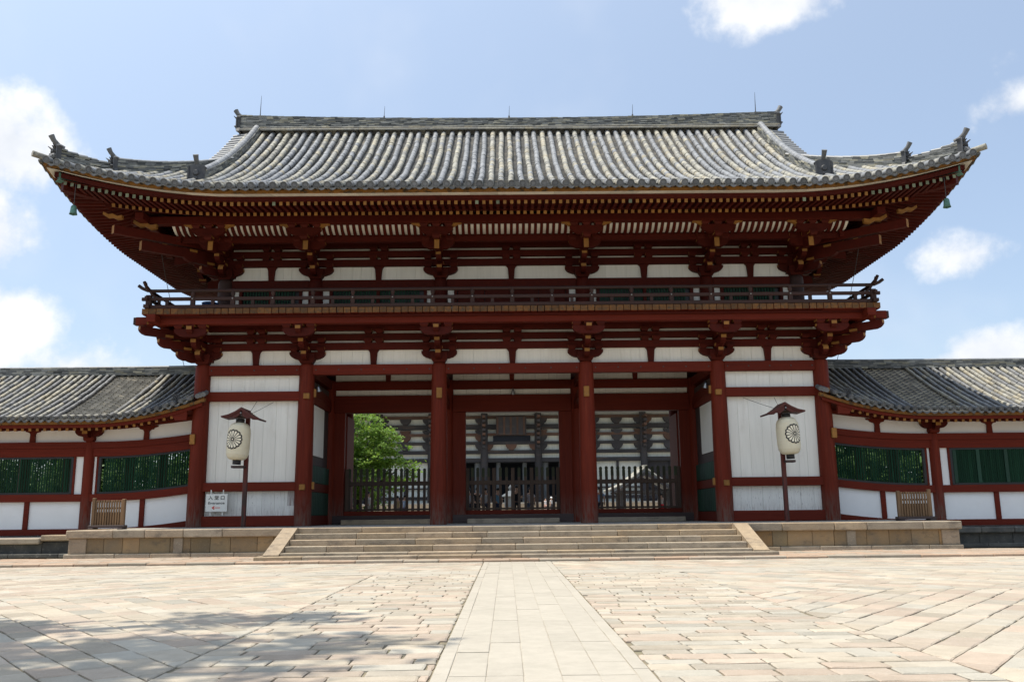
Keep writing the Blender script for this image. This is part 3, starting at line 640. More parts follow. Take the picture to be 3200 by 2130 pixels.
for s in (-1, 1):
    x = s*10.95
    for y in (UY, 4.3, 8.15): bracket(x, y, ZU+.01, R(-90) if s < 0 else R(90), True, base=y > 1)
    bracket(x, UY, ZU+.012, R(-45) if s < 0 else R(45), True, True)
    MB().box(x-.12, x+.12, UY, 8.15, 8.5, ZU+1.5).obj('frieze_wall', m_reds, gate)
    # corner tail rafters, running out diagonally
    for L, z, dz in ((3.35, 10.66, .34), (4.35, 11.06, .30)):
        a = R(-45) if s < 0 else R(45)
        b = MB(); b.prism([(.2, z+dz+.12-ZU), (-L, z+dz-ZU), (-L, z-ZU), (.2, z+.12-ZU)], -.1, .1, 'x', 0, [0, 1, 0, 0]); o = b.obj('tail_rafter', [m_reds, m_ochre], gate, (x, UY, ZU)); o.rotation_euler = (0, 0, a)
quick('step_purlin', -12.6, 12.6, UY-1.42, UY-1.22, 11.2, 11.44, m_reds, gate); quick('eave_purlin', -13.7, 13.7, -1.96, -1.66, 11.62, 11.90, m_reds, gate)
for s in (-1, 1):
    quick('step_purlin', s*12.3-.1, s*12.3+.1, -1.1, 9.7, 11.205, 11.435, m_reds, gate); quick('eave_purlin', s*13.2-.15, s*13.2+.15, -2.5, 11.1, 11.625, 11.895, m_reds, gate)
# curved rib ceiling between the two purlins
def ribz(t): return lerp(11.42, 11.82, t)+.10*math.sin(math.pi*t)*-1
sh = MB(); ns_ = 6
for i in range(ns_):
    t0, t1 = i/ns_, (i+1)/ns_; y0, y1 = lerp(UY-1.40, -1.70, t0), lerp(UY-1.40, -1.70, t1)
    sh.add([(-12.4, y0, ribz(t0)+.05), (12.4, y0, ribz(t0)+.05), (12.4, y1, ribz(t1)+.05), (-12.4, y1, ribz(t1)+.05)], [(0, 1, 2, 3)])
cvl = sh.obj('cove', m_white, gate)
rb = MB()
for i in range(ns_):
    t0, t1 = i/ns_, (i+1)/ns_; y0, y1 = lerp(UY-1.42, -1.70, t0), lerp(UY-1.42, -1.70, t1)
    rb.add([(sx*.055, y, z+q) for y, z in ((y0, ribz(t0)), (y1, ribz(t1))) for q in (-.03, .06) for sx in (-1, 1)], [(0, 1, 5, 4), (0, 4, 6, 2), (1, 3, 7, 5)])
me_rib = rb.mesh('cove_rib', m_reds)
for k in range(-55, 56): inst('cove_rib', me_rib, cvl, (k*.222, 0, 0))

# ------------------------------------------------------------------ main roof
E0, RY, XT, SL, Z0 = -4.6, 4.3, 15.85, 8.9, 11.95
def prof(s): return 5.88*(.62*s+.38*s*s)
def lift(a): return 1.08*(max(0., a-9.4)/6.45)**1.8
def zf(x, y):
    s = min(max((y-E0)/SL, -.02), 1.0); return Z0+prof(s)+lift(abs(x))*max(0, 1-s)**1.5
def zs(x, y):
    s = (XT-abs(x))/SL; return Z0+prof(s)+lift(abs(y-RY)+XT-SL)*max(0, 1-s)**1.5
def zr_(x, y):
    if y > RY: y = 2*RY-y
    return zf(x, y) if (abs(x) <= 12.1 or y-E0 <= XT-abs(x)) else zs(x, y)
dk = MB()
def grid(mb, fx, nu, nv, m=0, flip=False):
    vs = [fx(i/nu, j/nv) for j in range(nv+1) for i in range(nu+1)]
    fs = [(j*(nu+1)+i, j*(nu+1)+i+1, (j+1)*(nu+1)+i+1, (j+1)*(nu+1)+i) for j in range(nv) for i in range(nu)]
    mb.add(vs, [f[::-1] for f in fs] if flip else fs, m, True)
def front_deck(sgn):
    def f(u, v):
        y = lerp(E0+.05, RY, v); xm = XT-(y-E0) if y-E0 < XT-12.1 else 12.1
        x = lerp(-xm, xm, u); yy = y if sgn > 0 else 2*RY-y
        return (x, yy, zf(x, y)-.05)
    return f
grid(dk, front_deck(1), 64, 26); grid(dk, front_deck(-1), 32, 12, 0, True)
def side_deck(s):
    def f(u, v):
        t = lerp(.05, 4.4, v); x = s*(XT-t); y0, y1 = E0+t, 2*RY-E0-t; y = lerp(y0, y1, u); return (x, y, zs(x, y)-.05)
    return f
for s in (-1, 1): grid(dk, side_deck(s), 30, 10, 0, s > 0)
for s in (-1, 1):   # gable walls
    pts = [(s*11.75, lerp(E0+4, 2*RY-E0-4, i/20)) for i in range(21)]
    vs = [(x, y, zr_(12.0, y)-.1) for x, y in pts]+[(x, y, 13.2) for x, y in pts]
    dk.add(vs, [(i, i+1, 22+i, 21+i) for i in range(20)], 1)
roof = dk.obj('roof', [m_pan, m_white], gate)

# --- eaves underneath: soffits, boards, rafters
def eave_sweep(name, d0, d1, z0, z1, mat, k=1., par=gate, seg=1.0, gap=.003, kind=None):
    mb = MB(); c = XT-d0
    def lf(a): return lift(a)*k
    def seq(a, b): n = max(2, round((b-a)/seg)); return [lerp(a, b, i/n) for i in range(n+1)]
    for sy in (1, -1):
        xs = seq(-c, c)
        for a, b_ in zip(xs, xs[1:]):
            ya, yb = (E0+d0, E0+d1) if sy > 0 else (2*RY-E0-d0, 2*RY-E0-d1); a2, b2 = a+gap, b_-gap; f0 = (c-(d1-d0))/c
            vs = [(a2, ya, z0+lf(abs(a))), (b2, ya, z0+lf(abs(b_))), (b2*f0, yb, z0+lf(abs(b_))), (a2*f0, yb, z0+lf(abs(a)))]
            vs += [(p, q, r+z1-z0) for p, q, r in vs]
            mb.add(vs, [(3, 2, 1, 0), (4, 5, 6, 7), (0, 1, 5, 4), (1, 2, 6, 5), (2, 3, 7, 6), (3, 0, 4, 7)])
    for s in (-1, 1):
        ys = seq(E0+d0, 2*RY-E0-d0)
        for a, b_ in zip(ys, ys[1:]):
            xa, xb = s*(XT-d0), s*(XT-d1); la, lb = lf(abs(a-RY)+XT-SL), lf(abs(b_-RY)+XT-SL); hl = SL-d0; f0 = (hl-(d1-d0))/hl
            ai, bi = RY+(a-RY)*f0, RY+(b_-RY)*f0
            vs = [(xa, a+gap, z0+la), (xa, b_-gap, z0+lb), (xb, bi, z0+lb), (xb, ai, z0+la)]; vs += [(p, q, r+z1-z0) for p, q, r in vs]
            mb.add(vs, [(3, 2, 1, 0), (4, 5, 6, 7), (0, 1, 5, 4), (1, 2, 6, 5), (2, 3, 7, 6), (3, 0, 4, 7)])
    return mb.obj(name, mat, par, kind=kind)
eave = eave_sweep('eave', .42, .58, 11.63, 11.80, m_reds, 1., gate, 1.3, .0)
eave_sweep('eave_edge_strip', .24, .50, 11.803, 11.832, m_cream, 1., eave, .95)
eave_sweep('eave_board', .16, .44, 11.834, 11.94, m_ochrebd, 1., eave, .72)
eave_sweep('rafter_plate', 1.55, 1.78, 11.70, 11.80, m_reds, .72, eave, 1.3, .0)
def lift2(x, d):  # lift of the soffit, fading inwards
    return lift(x)*max(0, 1-d/5.2)**1.1
sf = MB()
def soff(d0, d1, za, zb):
    def fr(u, v):
        d = lerp(d0, d1, v); c = XT-d; x = lerp(-c, c, u); return (x, E0+d, lerp(za, zb, v)+lift2(abs(x), d))
    grid(sf, fr, 64, 6)
    def bk(u, v):
        x, y, z = fr(u, v); return (x, 2*RY-y, z)
    grid(sf, bk, 64, 6)
    for s in (-1, 1):
        def sd_(u, v):
            d = lerp(d0, d1, v); hl = SL-d; y = RY+lerp(-hl, hl, u); return (s*(XT-d), y, lerp(za, zb, v)+lift2(abs(y-RY)+XT-SL, d))
        grid(sf, sd_, 40, 6)
soff(.4, 1.72, 11.655, 11.80); soff(1.6, 5.05, 11.715, 12.86)
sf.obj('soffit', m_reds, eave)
def rafter_mesh(name, w, hh, mat_end=m_ochre):
    b = MB(); b.box(-w/2, w/2, 0, 1, 0, hh, [0, 0, 1, 0, 0, 0]); return b.mesh(name, [m_reds, mat_end])
me_rf = rafter_mesh('rafter', .112, .165); me_ff = rafter_mesh('flying_rafter', .105, .13)
m_vend = M('verdigris_rafter_end', (.22, .24, .15), (.14, .17, .12), .7, (1, 1, 1), 9, .3)
me_fv = rafter_mesh('flying_rafter', .105, .13, m_vend)
SPC = .2355
for k in range(-66, 67):
    x = k*SPC; a = abs(x)
    d = 1.6; room = XT-a-d
    if room > .25:      # base rafters
        z = 11.53+lift2(a, d); L = min(3.5, room+.05); z_in = 11.53+(L)*.33+lift2(a, d+L)
        sl = math.atan2(z_in-z, L); inst('rafter', me_rf, eave, (x, E0+d, z), (sl, 0, 0), (1, L/math.cos(sl), 1))
    d = .48; room = XT-a-d
    if room > .2:
        z = 11.505+lift2(a, d)*1.03; L = min(1.5, room); z_in = 11.505+L*.12+lift2(a, d+L)
        sl = math.atan2(z_in-z, L); inst('flying_rafter', me_fv if (a > 12.2 or rnd.random() < .06) else me_ff, eave, (x, E0+d, z), (sl, 0, 0), (1, L/math.cos(sl), 1))
for s in (-1, 1):
    for k in range(-37, 38):
        y = RY+k*SPC; a = abs(y-RY)+XT-SL
        for nm, me_, d, zb, slp, Lm in (('side_rafter', me_rf, 1.6, 11.53, .33, 3.5), ('side_flying_rafter', me_fv, .48, 11.505, .12, 1.5)):
            room = SL-abs(y-RY)-d
            if room < .2: continue
            z = zb+lift2(a, d); L = min(Lm, room); z_in = zb+L*slp+lift2(a, d+L); sl = math.atan2(z_in-z, L)
            o = inst(nm, me_, eave, (s*(XT-d), y, z), None, (1, L/math.cos(sl), 1)); o.rotation_mode = 'QUATERNION'
            o.rotation_quaternion = (Matrix.Rotation(R(90)*s, 4, 'Z') @ Matrix.Rotation(sl, 4, 'X')).to_quaternion()
    # hip beam under the corner with copper cap
    for name, t0, t1, zo0, zo1, hh, mt in (('hip_beam', .62, 5.0, 12.14, 12.45, .30, m_reds), ('copper_cap', .50, 1.0, 12.46, 12.40, .24, m_copper)):
        w = .13 if name == 'hip_beam' else .16
        p0 = Vector((s*(XT-t0), E0+t0, zo0)); p1 = Vector((s*(XT-t1), E0+t1, zo1 if name != 'hip_beam' else 12.0)); dr = Vector((1, s, 0)).normalized()*w
        vs = [(p0+dr)[:], (p0-dr)[:], (p1-dr)[:], (p1+dr)[:]]; vs += [(p[0], p[1], p[2]+hh) for p in vs]
        MB().add(vs, [(3, 2, 1, 0), (4, 5, 6, 7), (0, 1, 5, 4), (1, 2, 6, 5), (2, 3, 7, 6), (3, 0, 4, 7)]).obj(name, mt, eave)
    # carved ochre corner pieces under the eave
    for (cx, cy, cz, sc) in ((13.75, -2.55, 11.62, 1.), (12.75, -1.95, 11.45, 1.25)):
        pr = [(0, 0), (.18, -.03), (.34, .06), (.5, .04), (.68, .16), (.66, .25), (.48, .15), (.34, .18), (.16, .09), (0, .12)]
        MB().prism([(s*p*sc, q*sc) for p, q in pr], -.08, .08, 'y').obj('carved_nose', m_ochre, eave, (s*cx, cy, cz))

# --- tiles
def barrel_np(r, L, n=7):
    """half-round tile along +y, front lip slightly wider"""
    vs = []; a = np.linspace(-.25, math.pi+.25, n)
    for y, rr in ((0, r*1.045), (.03, r*1.04), (.045, r), (L, r*.98)):
        for t in a: vs.append((rr*math.cos(t), y, rr*math.sin(t)))
    for t in a: vs.append((r*.8*math.cos(t), .0, r*.8*math.sin(t)))
    fs = []
    for j in range(3):
        for i in range(n-1): fs.append((j*n+i, (j+1)*n+i, (j+1)*n+i+1, j*n+i+1))
    for i in range(n-1): fs.append((4*n+i, i, i+1, 4*n+i+1))
    return np.array(vs), fs
def xf(vs, loc, rx=0., rz=0., s=1.):
    c, d = math.cos(rx), math.sin(rx); v = np.asarray(vs)*s
    y = v[:, 1]*c-v[:, 2]*d; z = v[:, 1]*d+v[:, 2]*c; x = v[:, 0]
    if rz: c2, d2 = math.cos(rz), math.sin(rz); x, y = x*c2-y*d2, x*d2+y*c2
    return np.stack([x+loc[0], y+loc[1], z+loc[2]], 1).tolist()
def eave_disc(r):
    """round eave-end tile: barrel with a rimmed disc"""
    b = MB(); n = 16; prof_ = [(0, .012), (r*.62, .012), (r*.66, .0), (r*.74, .0), (r*.78, .02), (r*1.0, .022), (r*1.04, .0)]
    vs = []; fs = []
    for q, hh in prof_:
        for i in range(n): t = 2*math.pi*i/n; vs.append((q*math.cos(t), -hh, q*math.sin(t)))
    for j in range(len(prof_)-1):
        for i in range(n): fs.append((j*n+i, j*n+(i+1) % n, (j+1)*n+(i+1) % n, (j+1)*n+i))
    b.add(vs, fs, 1); a = [math.pi*2*i/n for i in range(n)]
    vs = [(r*1.04*math.cos(t), y, r*1.04*math.sin(t)) for y in (0, .3) for t in a]
    b.add(vs, [(i, (i+1) % n, n+(i+1) % n, n+i)[::-1] for i in range(n)], 0, True); return b
def tile_slope(root, xs, yend, zfun, y0, r, pitch, expo, old_fn, max_single, tile_name='roof_tile', skip=lambda x: False, pan_expo=.15, disc_drop=.0, ms=None, lip=None):
    """rows of half-round tiles over concave pans, running up the slope from y0"""
    bt, bf = barrel_np(r, expo*1.12); single = []; restm = MB(); pan = MB(); lipm = MB()
    ms = ms or [m_tnew, m_told]; mtile = [None, None]
    for q in (0, 1):
        t = MB(); t.add(bt, bf, 0, True); mtile[q] = t.mesh(tile_name, ms[q])
    dm = [eave_disc(r*1.1).mesh('eave_end_tile', [ms[q], m_edge]) for q in (0, 1)]
    for ix, x in enumerate(xs):
        ye = yend(x); old = old_fn(ix)
        if not skip(x):
            y = y0
            sl = math.atan2(zfun(x, y+.3)-zfun(x, y), .3); inst('eave_end_tile', dm[old], root, (x, y-.085, zfun(x, y)+r*.62+disc_drop), (sl*.5, 0, 0))
            while y < ye-.03:
                sl = math.atan2(zfun(x, y+expo)-zfun(x, y), expo); dy = expo*math.cos(sl)
                single.append((x+rnd.uniform(-.010, .010)+.012*math.sin(y*1.7+ix*2.3), y, zfun(x, y)+r*.72+rnd.uniform(-.009, .009), sl+rnd.uniform(-.02, .02), old if rnd.random() > .06 else 1-old)); y += dy
        # pan between this row and the next
        if ix+1 < len(xs):
            x2 = xs[ix+1]; xm = (x+x2)/2; hw = (x2-x)/2-r*.55; ye2 = min(yend(x), yend(x2)) if abs(xm) > 12 else yend(xm); y = y0-.05; k = 0
            pt_ = skip(x) or skip(x2); wide = (x2-x)*.47 if pt_ else hw; pex = pan_expo*(1.5 if pt_ else 1)
            while y < ye2-.02:
                sl = math.atan2(zfun(xm, y+.2)-zfun(xm, y), .2); dy = pex*math.cos(sl)
                vs = []
                for yy, up_ in ((y, .05 if pt_ else .026), (y, .0), (y+dy*1.05, .004)):
                    for c in (-1, -.5, 0, .5, 1):
                        vs.append((xm+c*wide, yy, zfun(xm+c*wide, max(yy, y0-.05))-.045+.045*c*c+up_+(-.03 if (up_ == 0. and yy == y) else 0)))
                pan.add(vs, [(i+5, i+6, i+1, i) for i in range(4)]+[(i, i+1, i+11, i+10) for i in range(4)], [1]*4+[0]*4)
                if k == 0:   # hanging lip of the eave pan
                    vs = [(xm+c*wide*1.05, y-.015, zfun(xm, y0)-.06+.03*c*c+q-(.06*(1-c*c) if q == 0 else 0)) for q in (0, .02) for c in (-1, -.6, -.2, .2, .6, 1)]
                    lipm.add(vs, [(i, i+1, i+7, i+6) for i in range(5)])
                y += dy; k += 1
    single.sort(key=lambda t: (t[0]-CAM[0])**2+(t[1]-CAM[1])**2+(t[2]-CAM[2])**2)
    for i, (x, y, z, sl, old) in enumerate(single):
        if i < max_single: inst(tile_name, mtile[old], root, (x, y, z), (sl, 0, 0))
        else: restm.add(xf(bt, (x, y, z), sl), bf, old, True)
    restm.obj('upper_roof_tiles', ms, root, kind='stuff'); pan.obj('pan_tiles', [m_pan, lip or m_lip], root, kind='stuff'); lipm.obj('eave_pan_lips', m_edge, root, kind='stuff')
oldpat = [0, 1, 0, 1, 0, 0, 1, 0, 1, 0, 1, 0, 0, 1, 0, 1, 1, 0, 1, 0]
xs = [k*.36 for k in range(-43, 44)]
tile_slope(roof, xs, lambda x: RY-.12 if abs(x) < 11.75 else E0+(XT-abs(x))-.1, zf, E0, .106, .361, .33, lambda i: (i % 2) ^ (1 if (i*5) % 23 in (3, 11) else 0), 300)

# ridge stacks
def ridge_stack(root, pts, hfun, wid, ncourse, name='ridge_tiles', cap=.10, seg=.34, base=True):
    """courses of thin flat tiles along a polyline, capped with half-round tiles"""
    mb = MB(); P = [Vector(p) for p in pts]; acc = [0]
    for a, c in zip(P, P[1:]): acc.append(acc[-1]+(c-a).length)
    T = acc[-1]
    def at(d):
        d = min(max(d, 0), T)
        for i in range(len(P)-1):
            if d <= acc[i+1]+1e-9: return P[i].lerp(P[i+1], (d-acc[i])/(acc[i+1]-acc[i]+1e-9))
        return P[-1]
    for j in range(ncourse):
        d = -rnd.uniform(0, seg)
        while d < T:
            l = seg*rnd.uniform(.75, 1.25); a, c = at(max(d, 0)), at(min(d+l, T)); d += l
            if (c-a).length < .03: continue
            h_ = hfun((d-l/2)/T); z0, z1 = h_*j/ncourse, h_*(j+1)/ncourse-.012*rnd.random()
            dr = (c-a); dr.z = 0; nrm = Vector((dr.y, -dr.x, 0)).normalized(); w = wid/2*(1.06-.22*j/ncourse)+rnd.uniform(-.016, .012)
            if base and j == 0: w *= 1.12
            vs = [(a+nrm*w)[:], (c+nrm*w)[:], (c-nrm*w)[:], (a-nrm*w)[:]]
            vs = [(x, y, z+z0) for x, y, z in vs]+[(x, y, z+z1) for x, y, z in vs]
            mb.add(vs, [(4, 5, 6, 7), (0, 1, 5, 4), (1, 2, 6, 5), (2, 3, 7, 6), (3, 0, 4, 7)])
    d = 0
    while d < T-.05:
        l = .33; a, c = at(d), at(min(d+l*1.04, T)); h_ = hfun((d+l/2)/T); up_ = Vector((0, 0, h_)); dr = (c-a).normalized(); nr = dr.cross(Vector((0, 0, 1))).normalized(); bz = nr.cross(dr)
        vs = []
        for p, rr in ((a+up_, cap), (c+up_, cap*.96)):
            for i in range(7): t = math.pi*i/6; vs.append((p+nr*math.cos(t)*rr+bz*math.sin(t)*rr*.8)[:])
        mb.add(vs, [(i, i+1, 8+i, 7+i) for i in range(6)], 1, True); mb.add(vs, [tuple(range(7))], 1); d += l
    return mb.obj(name, [m_ridge, m_tnew], root, kind='stuff')
def rz(x): return 17.84+.02*(abs(x)/12)**2
ridge_stack(roof, [(x, RY, rz(x)) for x in np.linspace(-11.85, 11.85, 25)], lambda t: .60+.20*abs(2*t-1)**2.2, .62, 13, 'main_ridge_tiles', .07, .30)
b = MB()
for k in range(68):       # pale round course at the foot of the ridge
    x = -11.82+k*.348; b.cyl((x, RY-.34, rz(x)+.05), (x+.352, RY-.34, rz(x)+.05), .05, .048, 8); b.cyl((x+.1, RY-.32, rz(x)+.15), (x+.452, RY-.32, rz(x)+.15), .035, .034, 8)
b.obj('ridge_foot_tiles', m_told, roof, kind='stuff')
def demon_tile(par, loc, rz_, sc=1., horn=True, plain=False):
    """ornamental end tile: flared board, boss and horns, with a round tile rising behind"""
    b = MB()
    b.prism([(-.34, 0), (-.30, .05), (-.31, .40), (-.36, .52), (-.25, .60), (0, .64), (.25, .60), (.36, .52), (.31, .40), (.30, .05), (.34, 0), (.40, -.14), (.2, -.1), (0, -.06), (-.2, -.1), (-.40, -.14)], -.06, .08)
    b.prism([(-.33, .0), (-.27, .0), (-.27, .56), (-.33, .5)], -.10, -.05); b.prism([(.27, .0), (.33, .0), (.33, .5), (.27, .56)], -.10, -.05)
    if not plain:
        for sx in (-1, 1):
            b.cyl((sx*.10, -.06, .36), (sx*.10, -.16, .38), .07, .04, 8); b.cyl((sx*.14, -.08, .47), (sx*.24, -.22, .60), .05, .012, 6); b.cyl((sx*.17, -.07, .18), (sx*.22, -.2, .14), .06, .02, 6)
        b.cyl((0, -.06, .24), (0, -.22, .20), .08, .05, 8); b.cyl((0, -.06, .10), (0, -.17, .06), .11, .07, 8); b.cyl((0, -.06, .5), (0, -.17, .58), .05, .015, 6)
    else:
        b.lathe((0, 0), [(.0, .30)], 8); b.cyl((0, -.06, .28), (0, -.12, .28), .13, .09, 12); b.cyl((0, -.06, .08), (0, -.1, .08), .08, .06, 10)
    root = b.obj('ornament_tile', m_oni, par, loc); root.rotation_euler = (0, 0, rz_); root.scale = (sc,)*3
    if horn:
        t = MB(); t.tube([(0, .25, .58), (0, .05, .64), (0, -.12, .78), (0, -.22, .95)], [.085, .085, .09, .105], 12); t.obj('horn_tile', m_edge, root)
    return root
# descending ridges, corner ridges and their ornaments
for s in (-1, 1):
    x = s*11.1
    ridge_stack(roof, [(x, y, zf(x, y)+.02) for y in np.linspace(-2.8, 4.0, 16)], lambda t: .42+.06*t, .36, 7, 'descending_ridge_tiles', .13)
    demon_tile(roof, (x, -2.92, zf(x, -2.9)+.10), 0, .92, True, True)
    hip = [(s*(XT-t), E0+t, zf(s*(XT-t), E0+t)+.03) for t in np.linspace(1.75, 4.95, 9)]
    ridge_stack(roof, hip, lambda t: .52-.18*t, .32, 8, 'corner_ridge_tiles', .09)
    hip2 = [(s*(XT-t), E0+t, zf(s*(XT-t), E0+t)+.03) for t in np.linspace(.42, 1.8, 6)]
    ridge_stack(roof, hip2, lambda t: .54-.26*t, .30, 8, 'corner_ridge_tiles', .085)
    a = R(-45) if s < 0 else R(45)
    demon_tile(roof, (*hip[0][:2], hip[0][2]+.06), a, .85); demon_tile(roof, (*hip2[0][:2], hip2[0][2]+.05), a, .95)
    MB().cyl((s*(XT-.42), E0+.42, Z0+lift(XT)+.10), (s*(XT+.10), E0-.10, Z0+lift(XT)+.16), .10, .105, 14).obj('corner_end_tile', m_told, roof)
    demon_tile(roof, (s*11.92, RY, rz(12)+.12), R(-90) if s < 0 else R(90), 1.05)
    # verge: short round tiles projecting sideways down the gable edge
    vb = MB(); y = RY-.3
    while y > -.8:
        z = zf(11.8, y)+.02; vb.cyl((s*11.5, y, z+.08), (s*12.1, y, z), .085, .09, 10); y -= .28
    vb.obj('verge_tiles', m_tnew, roof, kind='stuff')
    # side slope tiles, seen only at their ends
    sb = MB(); y = E0+.25
    while y < 2*RY-E0-.2:
        z = zs(s*XT, y)+.07; sb.cyl((s*(XT+.02), y, z), (s*(XT-.5), y, z+.22), .1, .1, 10); y += .361
    sb.obj('side_eave_tiles', m_edge, roof, kind='stuff')
    side = MB(); bt, bf = barrel_np(.099, 4.6)
    y = E0+.6
    while y < 2*RY-E0-.5:
        t1 = min(4.3, SL-abs(y-RY)); n_ = max(2, int(t1/.5))
        for q in range(n_):
            ta, tb = t1*q/n_, t1*(q+1)/n_; side.cyl((s*(XT-ta), y, zs(s*(XT-ta), y)+.05), (s*(XT-tb), y, zs(s*(XT-tb), y)+.05), .1, .1, 8, caps=False)
        y += .361
    side.obj('side_slope_tiles', m_tnew, roof, kind='stuff')
# wire along the eave-end tiles, lightning rods, conductors
MB().tube([(x, E0+.26, zf(x, E0+.26)+.185) for x in np.linspace(-15.3, 15.3, 60)], .008, 5).obj('retaining_wire', m_wire, roof)
for u, hh in ((-11.05, 1.0), (11.0, 1.0), (-5.55, .55), (0, .55), (5.5, .55)):
    zt = rz(u)+.70+.12*(abs(u)/12)**2; b = MB(); b.cyl((0, 0, 0), (.02, 0, hh), .022 if hh > .8 else .014, .006, 6); b.cyl((0, 0, -.05), (0, 0, .08), .05, .03, 6); b.obj('lightning_rod', m_wire, roof, (u, RY-.05, zt))
for s in (-1, 1):
    MB().tube([(s*13.3, -.6, 11.95), (s*13.45, .9, 10.4), (s*13.6, 2.6, 8.9), (s*13.75, 4.25, 7.46)], .012, 5).obj('conductor_wire', m_wire, gate)

# ------------------------------------------------------------------ side corridors
def corridor(s, label):
    co = thing('roofed_corridor', label, 'corridor', (s*11.8, .7, .6), 'corridors flanking the gate'); co.location = (0, 0, 0)
    AE = 29.0
    le = lambda a: .72*(max(0, 15.4-a)/4)**2
    lf = lambda a: .22*(max(0, 15.4-a)/3.2)**2
    def zc(x, y):
        t = min(max((y+.6)/4.9, -.05), 1); a = abs(x); return 4.76+2.36*(.82*t+.18*t*t)+le(a)*max(0, 1-t)**1.3+.06*(max(0, 15.4-a)/4)**2
    def cb(name, a0, a1, y0, y1, z0, z1, mat, par, L=lf, n=None, Lt=None):
        """beam that follows the upward curve near the gate"""
        n = n or max(1, int((a1-a0)/.55)); m = MB(); vs = []; Lt = Lt or L
        for i in range(n+1):
            a = lerp(a0, a1, i/n)
            for y, z, q in ((y0, z0, L), (y1, z0, L), (y1, z1, Lt), (y0, z1, Lt)): vs.append((s*a, y, z+q(a)))
        fs = [(i*4+j, i*4+(j+1) % 4, i*4+4+(j+1) % 4, i*4+4+j) for i in range(n) for j in range(4)]+[(0, 1, 2, 3), (n*4+3, n*4+2, n*4+1, n*4)]
        if s < 0: fs = [f[::-1] for f in fs]
        m.add(vs, fs); return m.obj(name, mat, par)
    WY = .7; cols = [15.75+4.3*k for k in range(4)]; cen_ = [11.6]+cols
    b = MB(); b.lathe((0, 0), [(.2, 0), (.2, 2.9), (.185, 3.36), (.165, 3.42), (0, 3.42)], 14); mc = b.mesh('column', m_redv)
    for a in cols:
        inst('column', mc, co, (s*a, WY, .64)); inst('column', mc, co, (s*a, 4.3, .64), None, (1, 1, 1.6)); inst('column', mc, co, (s*a, 7.9, .64))
        br = MB().cbox(-.2, .2, -.2, .2, 0, .2, .05).obj('bracket_set', m_red, co, (s*a, WY-.06, 4.06))
        inst('bracket_arm', mesh_of(('bracket_arm', 's', .5), lambda: arm_side(.5, .26)), br, (0, -.1, .42)); inst('bracket_arm', mesh_of(('bracket_arm', .5), lambda: arm_out(.5, .1, .24)), br, (0, 0, .36))
        for v in (-.36, 0, .36): inst('bearing_block', me_blk, br, (v, -.1, .42), None, (.7, .7, .8))
    mids = [(p+q)/2 for p, q in zip(cen_, cen_[1:])]
    for a in mids:
        MB().prism([(-.10, 4.04), (.10, 4.04), (.085, 4.34), (.13, 4.40), (.26, 4.44), (.28, 4.49), (.40, 4.52), (.40, 4.57), (-.40, 4.57), (-.40, 4.52), (-.28, 4.49), (-.26, 4.44), (-.13, 4.40), (-.085, 4.34)], WY-.09, WY+.02).obj('strut', m_red, co, (s*a, 0, lf(a)))
    # bands of the wall from the sill up
    cb('ground_sill', 11.7, AE, WY-.1, WY+.1, .66, .88, m_red, co); cb('waist_beam', 11.7, AE, WY-.12, WY+.1, 1.86, 2.13, m_red, co)
    cb('head_beam', 11.7, AE, WY-.10, WY+.1, 3.50, 3.80, m_red, co); cb('tie_beam', 11.7, AE, WY-.15, WY+.1, 3.805, 4.04, m_red, co)
    cb('wall_purlin', 11.7, AE, WY-.12, WY+.12, 4.57, 4.72, m_red, co)
    lowp = cb('plaster_wall', 11.7, AE, WY+.0, WY+.06, .86, 1.9, m_plaster, co); cb('plaster_wall', 11.7, AE, WY+.0, WY+.06, 4.03, 4.60, m_plaster, co)
    for a in mids: quick('stud', s*a-.09, s*a+.09, WY-.07, WY+.02, .88+lf(a), 1.87+lf(a), m_red, co, .01)
    # windows
    slat = MB(); slat.prism([(-.037, 0), (0, -.037), (.037, 0), (0, .037)], 0, 1.27, 'z'); me_sl = slat.mesh('lattice_slat', m_green)
    for i, (p, q) in enumerate(zip(cen_, cen_[1:])):
        a0, a1 = (p+.6, q-.42) if i else (11.85, q-.42)
        for e0, e1 in ((a1+.12, q-.17), (p+.17, a0-.12)):
            if e1-e0 > .05 and e0 > 11.9: cb('plaster_strip', e0, e1, WY-.01, WY+.05, 2.1, 3.52, m_plaster, co, n=1)
        w = cb('window', a0, a1, WY-.05, WY+.05, 2.13, 2.205, m_black, co)
        cb('window_frame', a0, a1, WY-.05, WY+.05, 3.43, 3.50, m_black, w)
        for e in (a0, a1): quick('window_frame', s*e-.05, s*e+.05, WY-.055, WY+.055, 2.14+lf(e), 3.49+lf(e), m_black, w, .008); ee = e+(.085 if e == a1 else -.085); quick('window_jamb', s*ee-.04, s*ee+.04, WY-.06, WY+.05, 2.12+lf(ee), 3.51+lf(ee), m_red, w, .008)
        sp = .092 if not (s > 0 and i == 1) else .075
        if i < 2:
            for k in range(int((a1-a0-.1)/sp)):
                a = a0+.08+k*sp+rnd.uniform(-.004, .004); inst('lattice_slat', me_sl, w, (s*a, WY, 2.18+lf(a)))
        else:
            lm = MB()
            for k in range(int((a1-a0-.1)/sp)): a = a0+.08+k*sp; lm.prism([(s*a-.033, WY), (s*a, WY-.033), (s*a+.033, WY), (s*a, WY+.033)], 2.18, 3.45, 'z')
            lm.obj('lattice_slats', m_green, w)
        if s > 0 and i == 1:
            MB().box(a0, a1, WY+.06, WY+.09, 2.15, 3.5).obj('shutter', m_greenb, w)
            for e in (a0+.12, a0+1.0, a0+2.05): quick('mullion', e-.07, e+.07, WY-.07, WY-.03, 2.2, 3.43, m_greenb, w, .01)
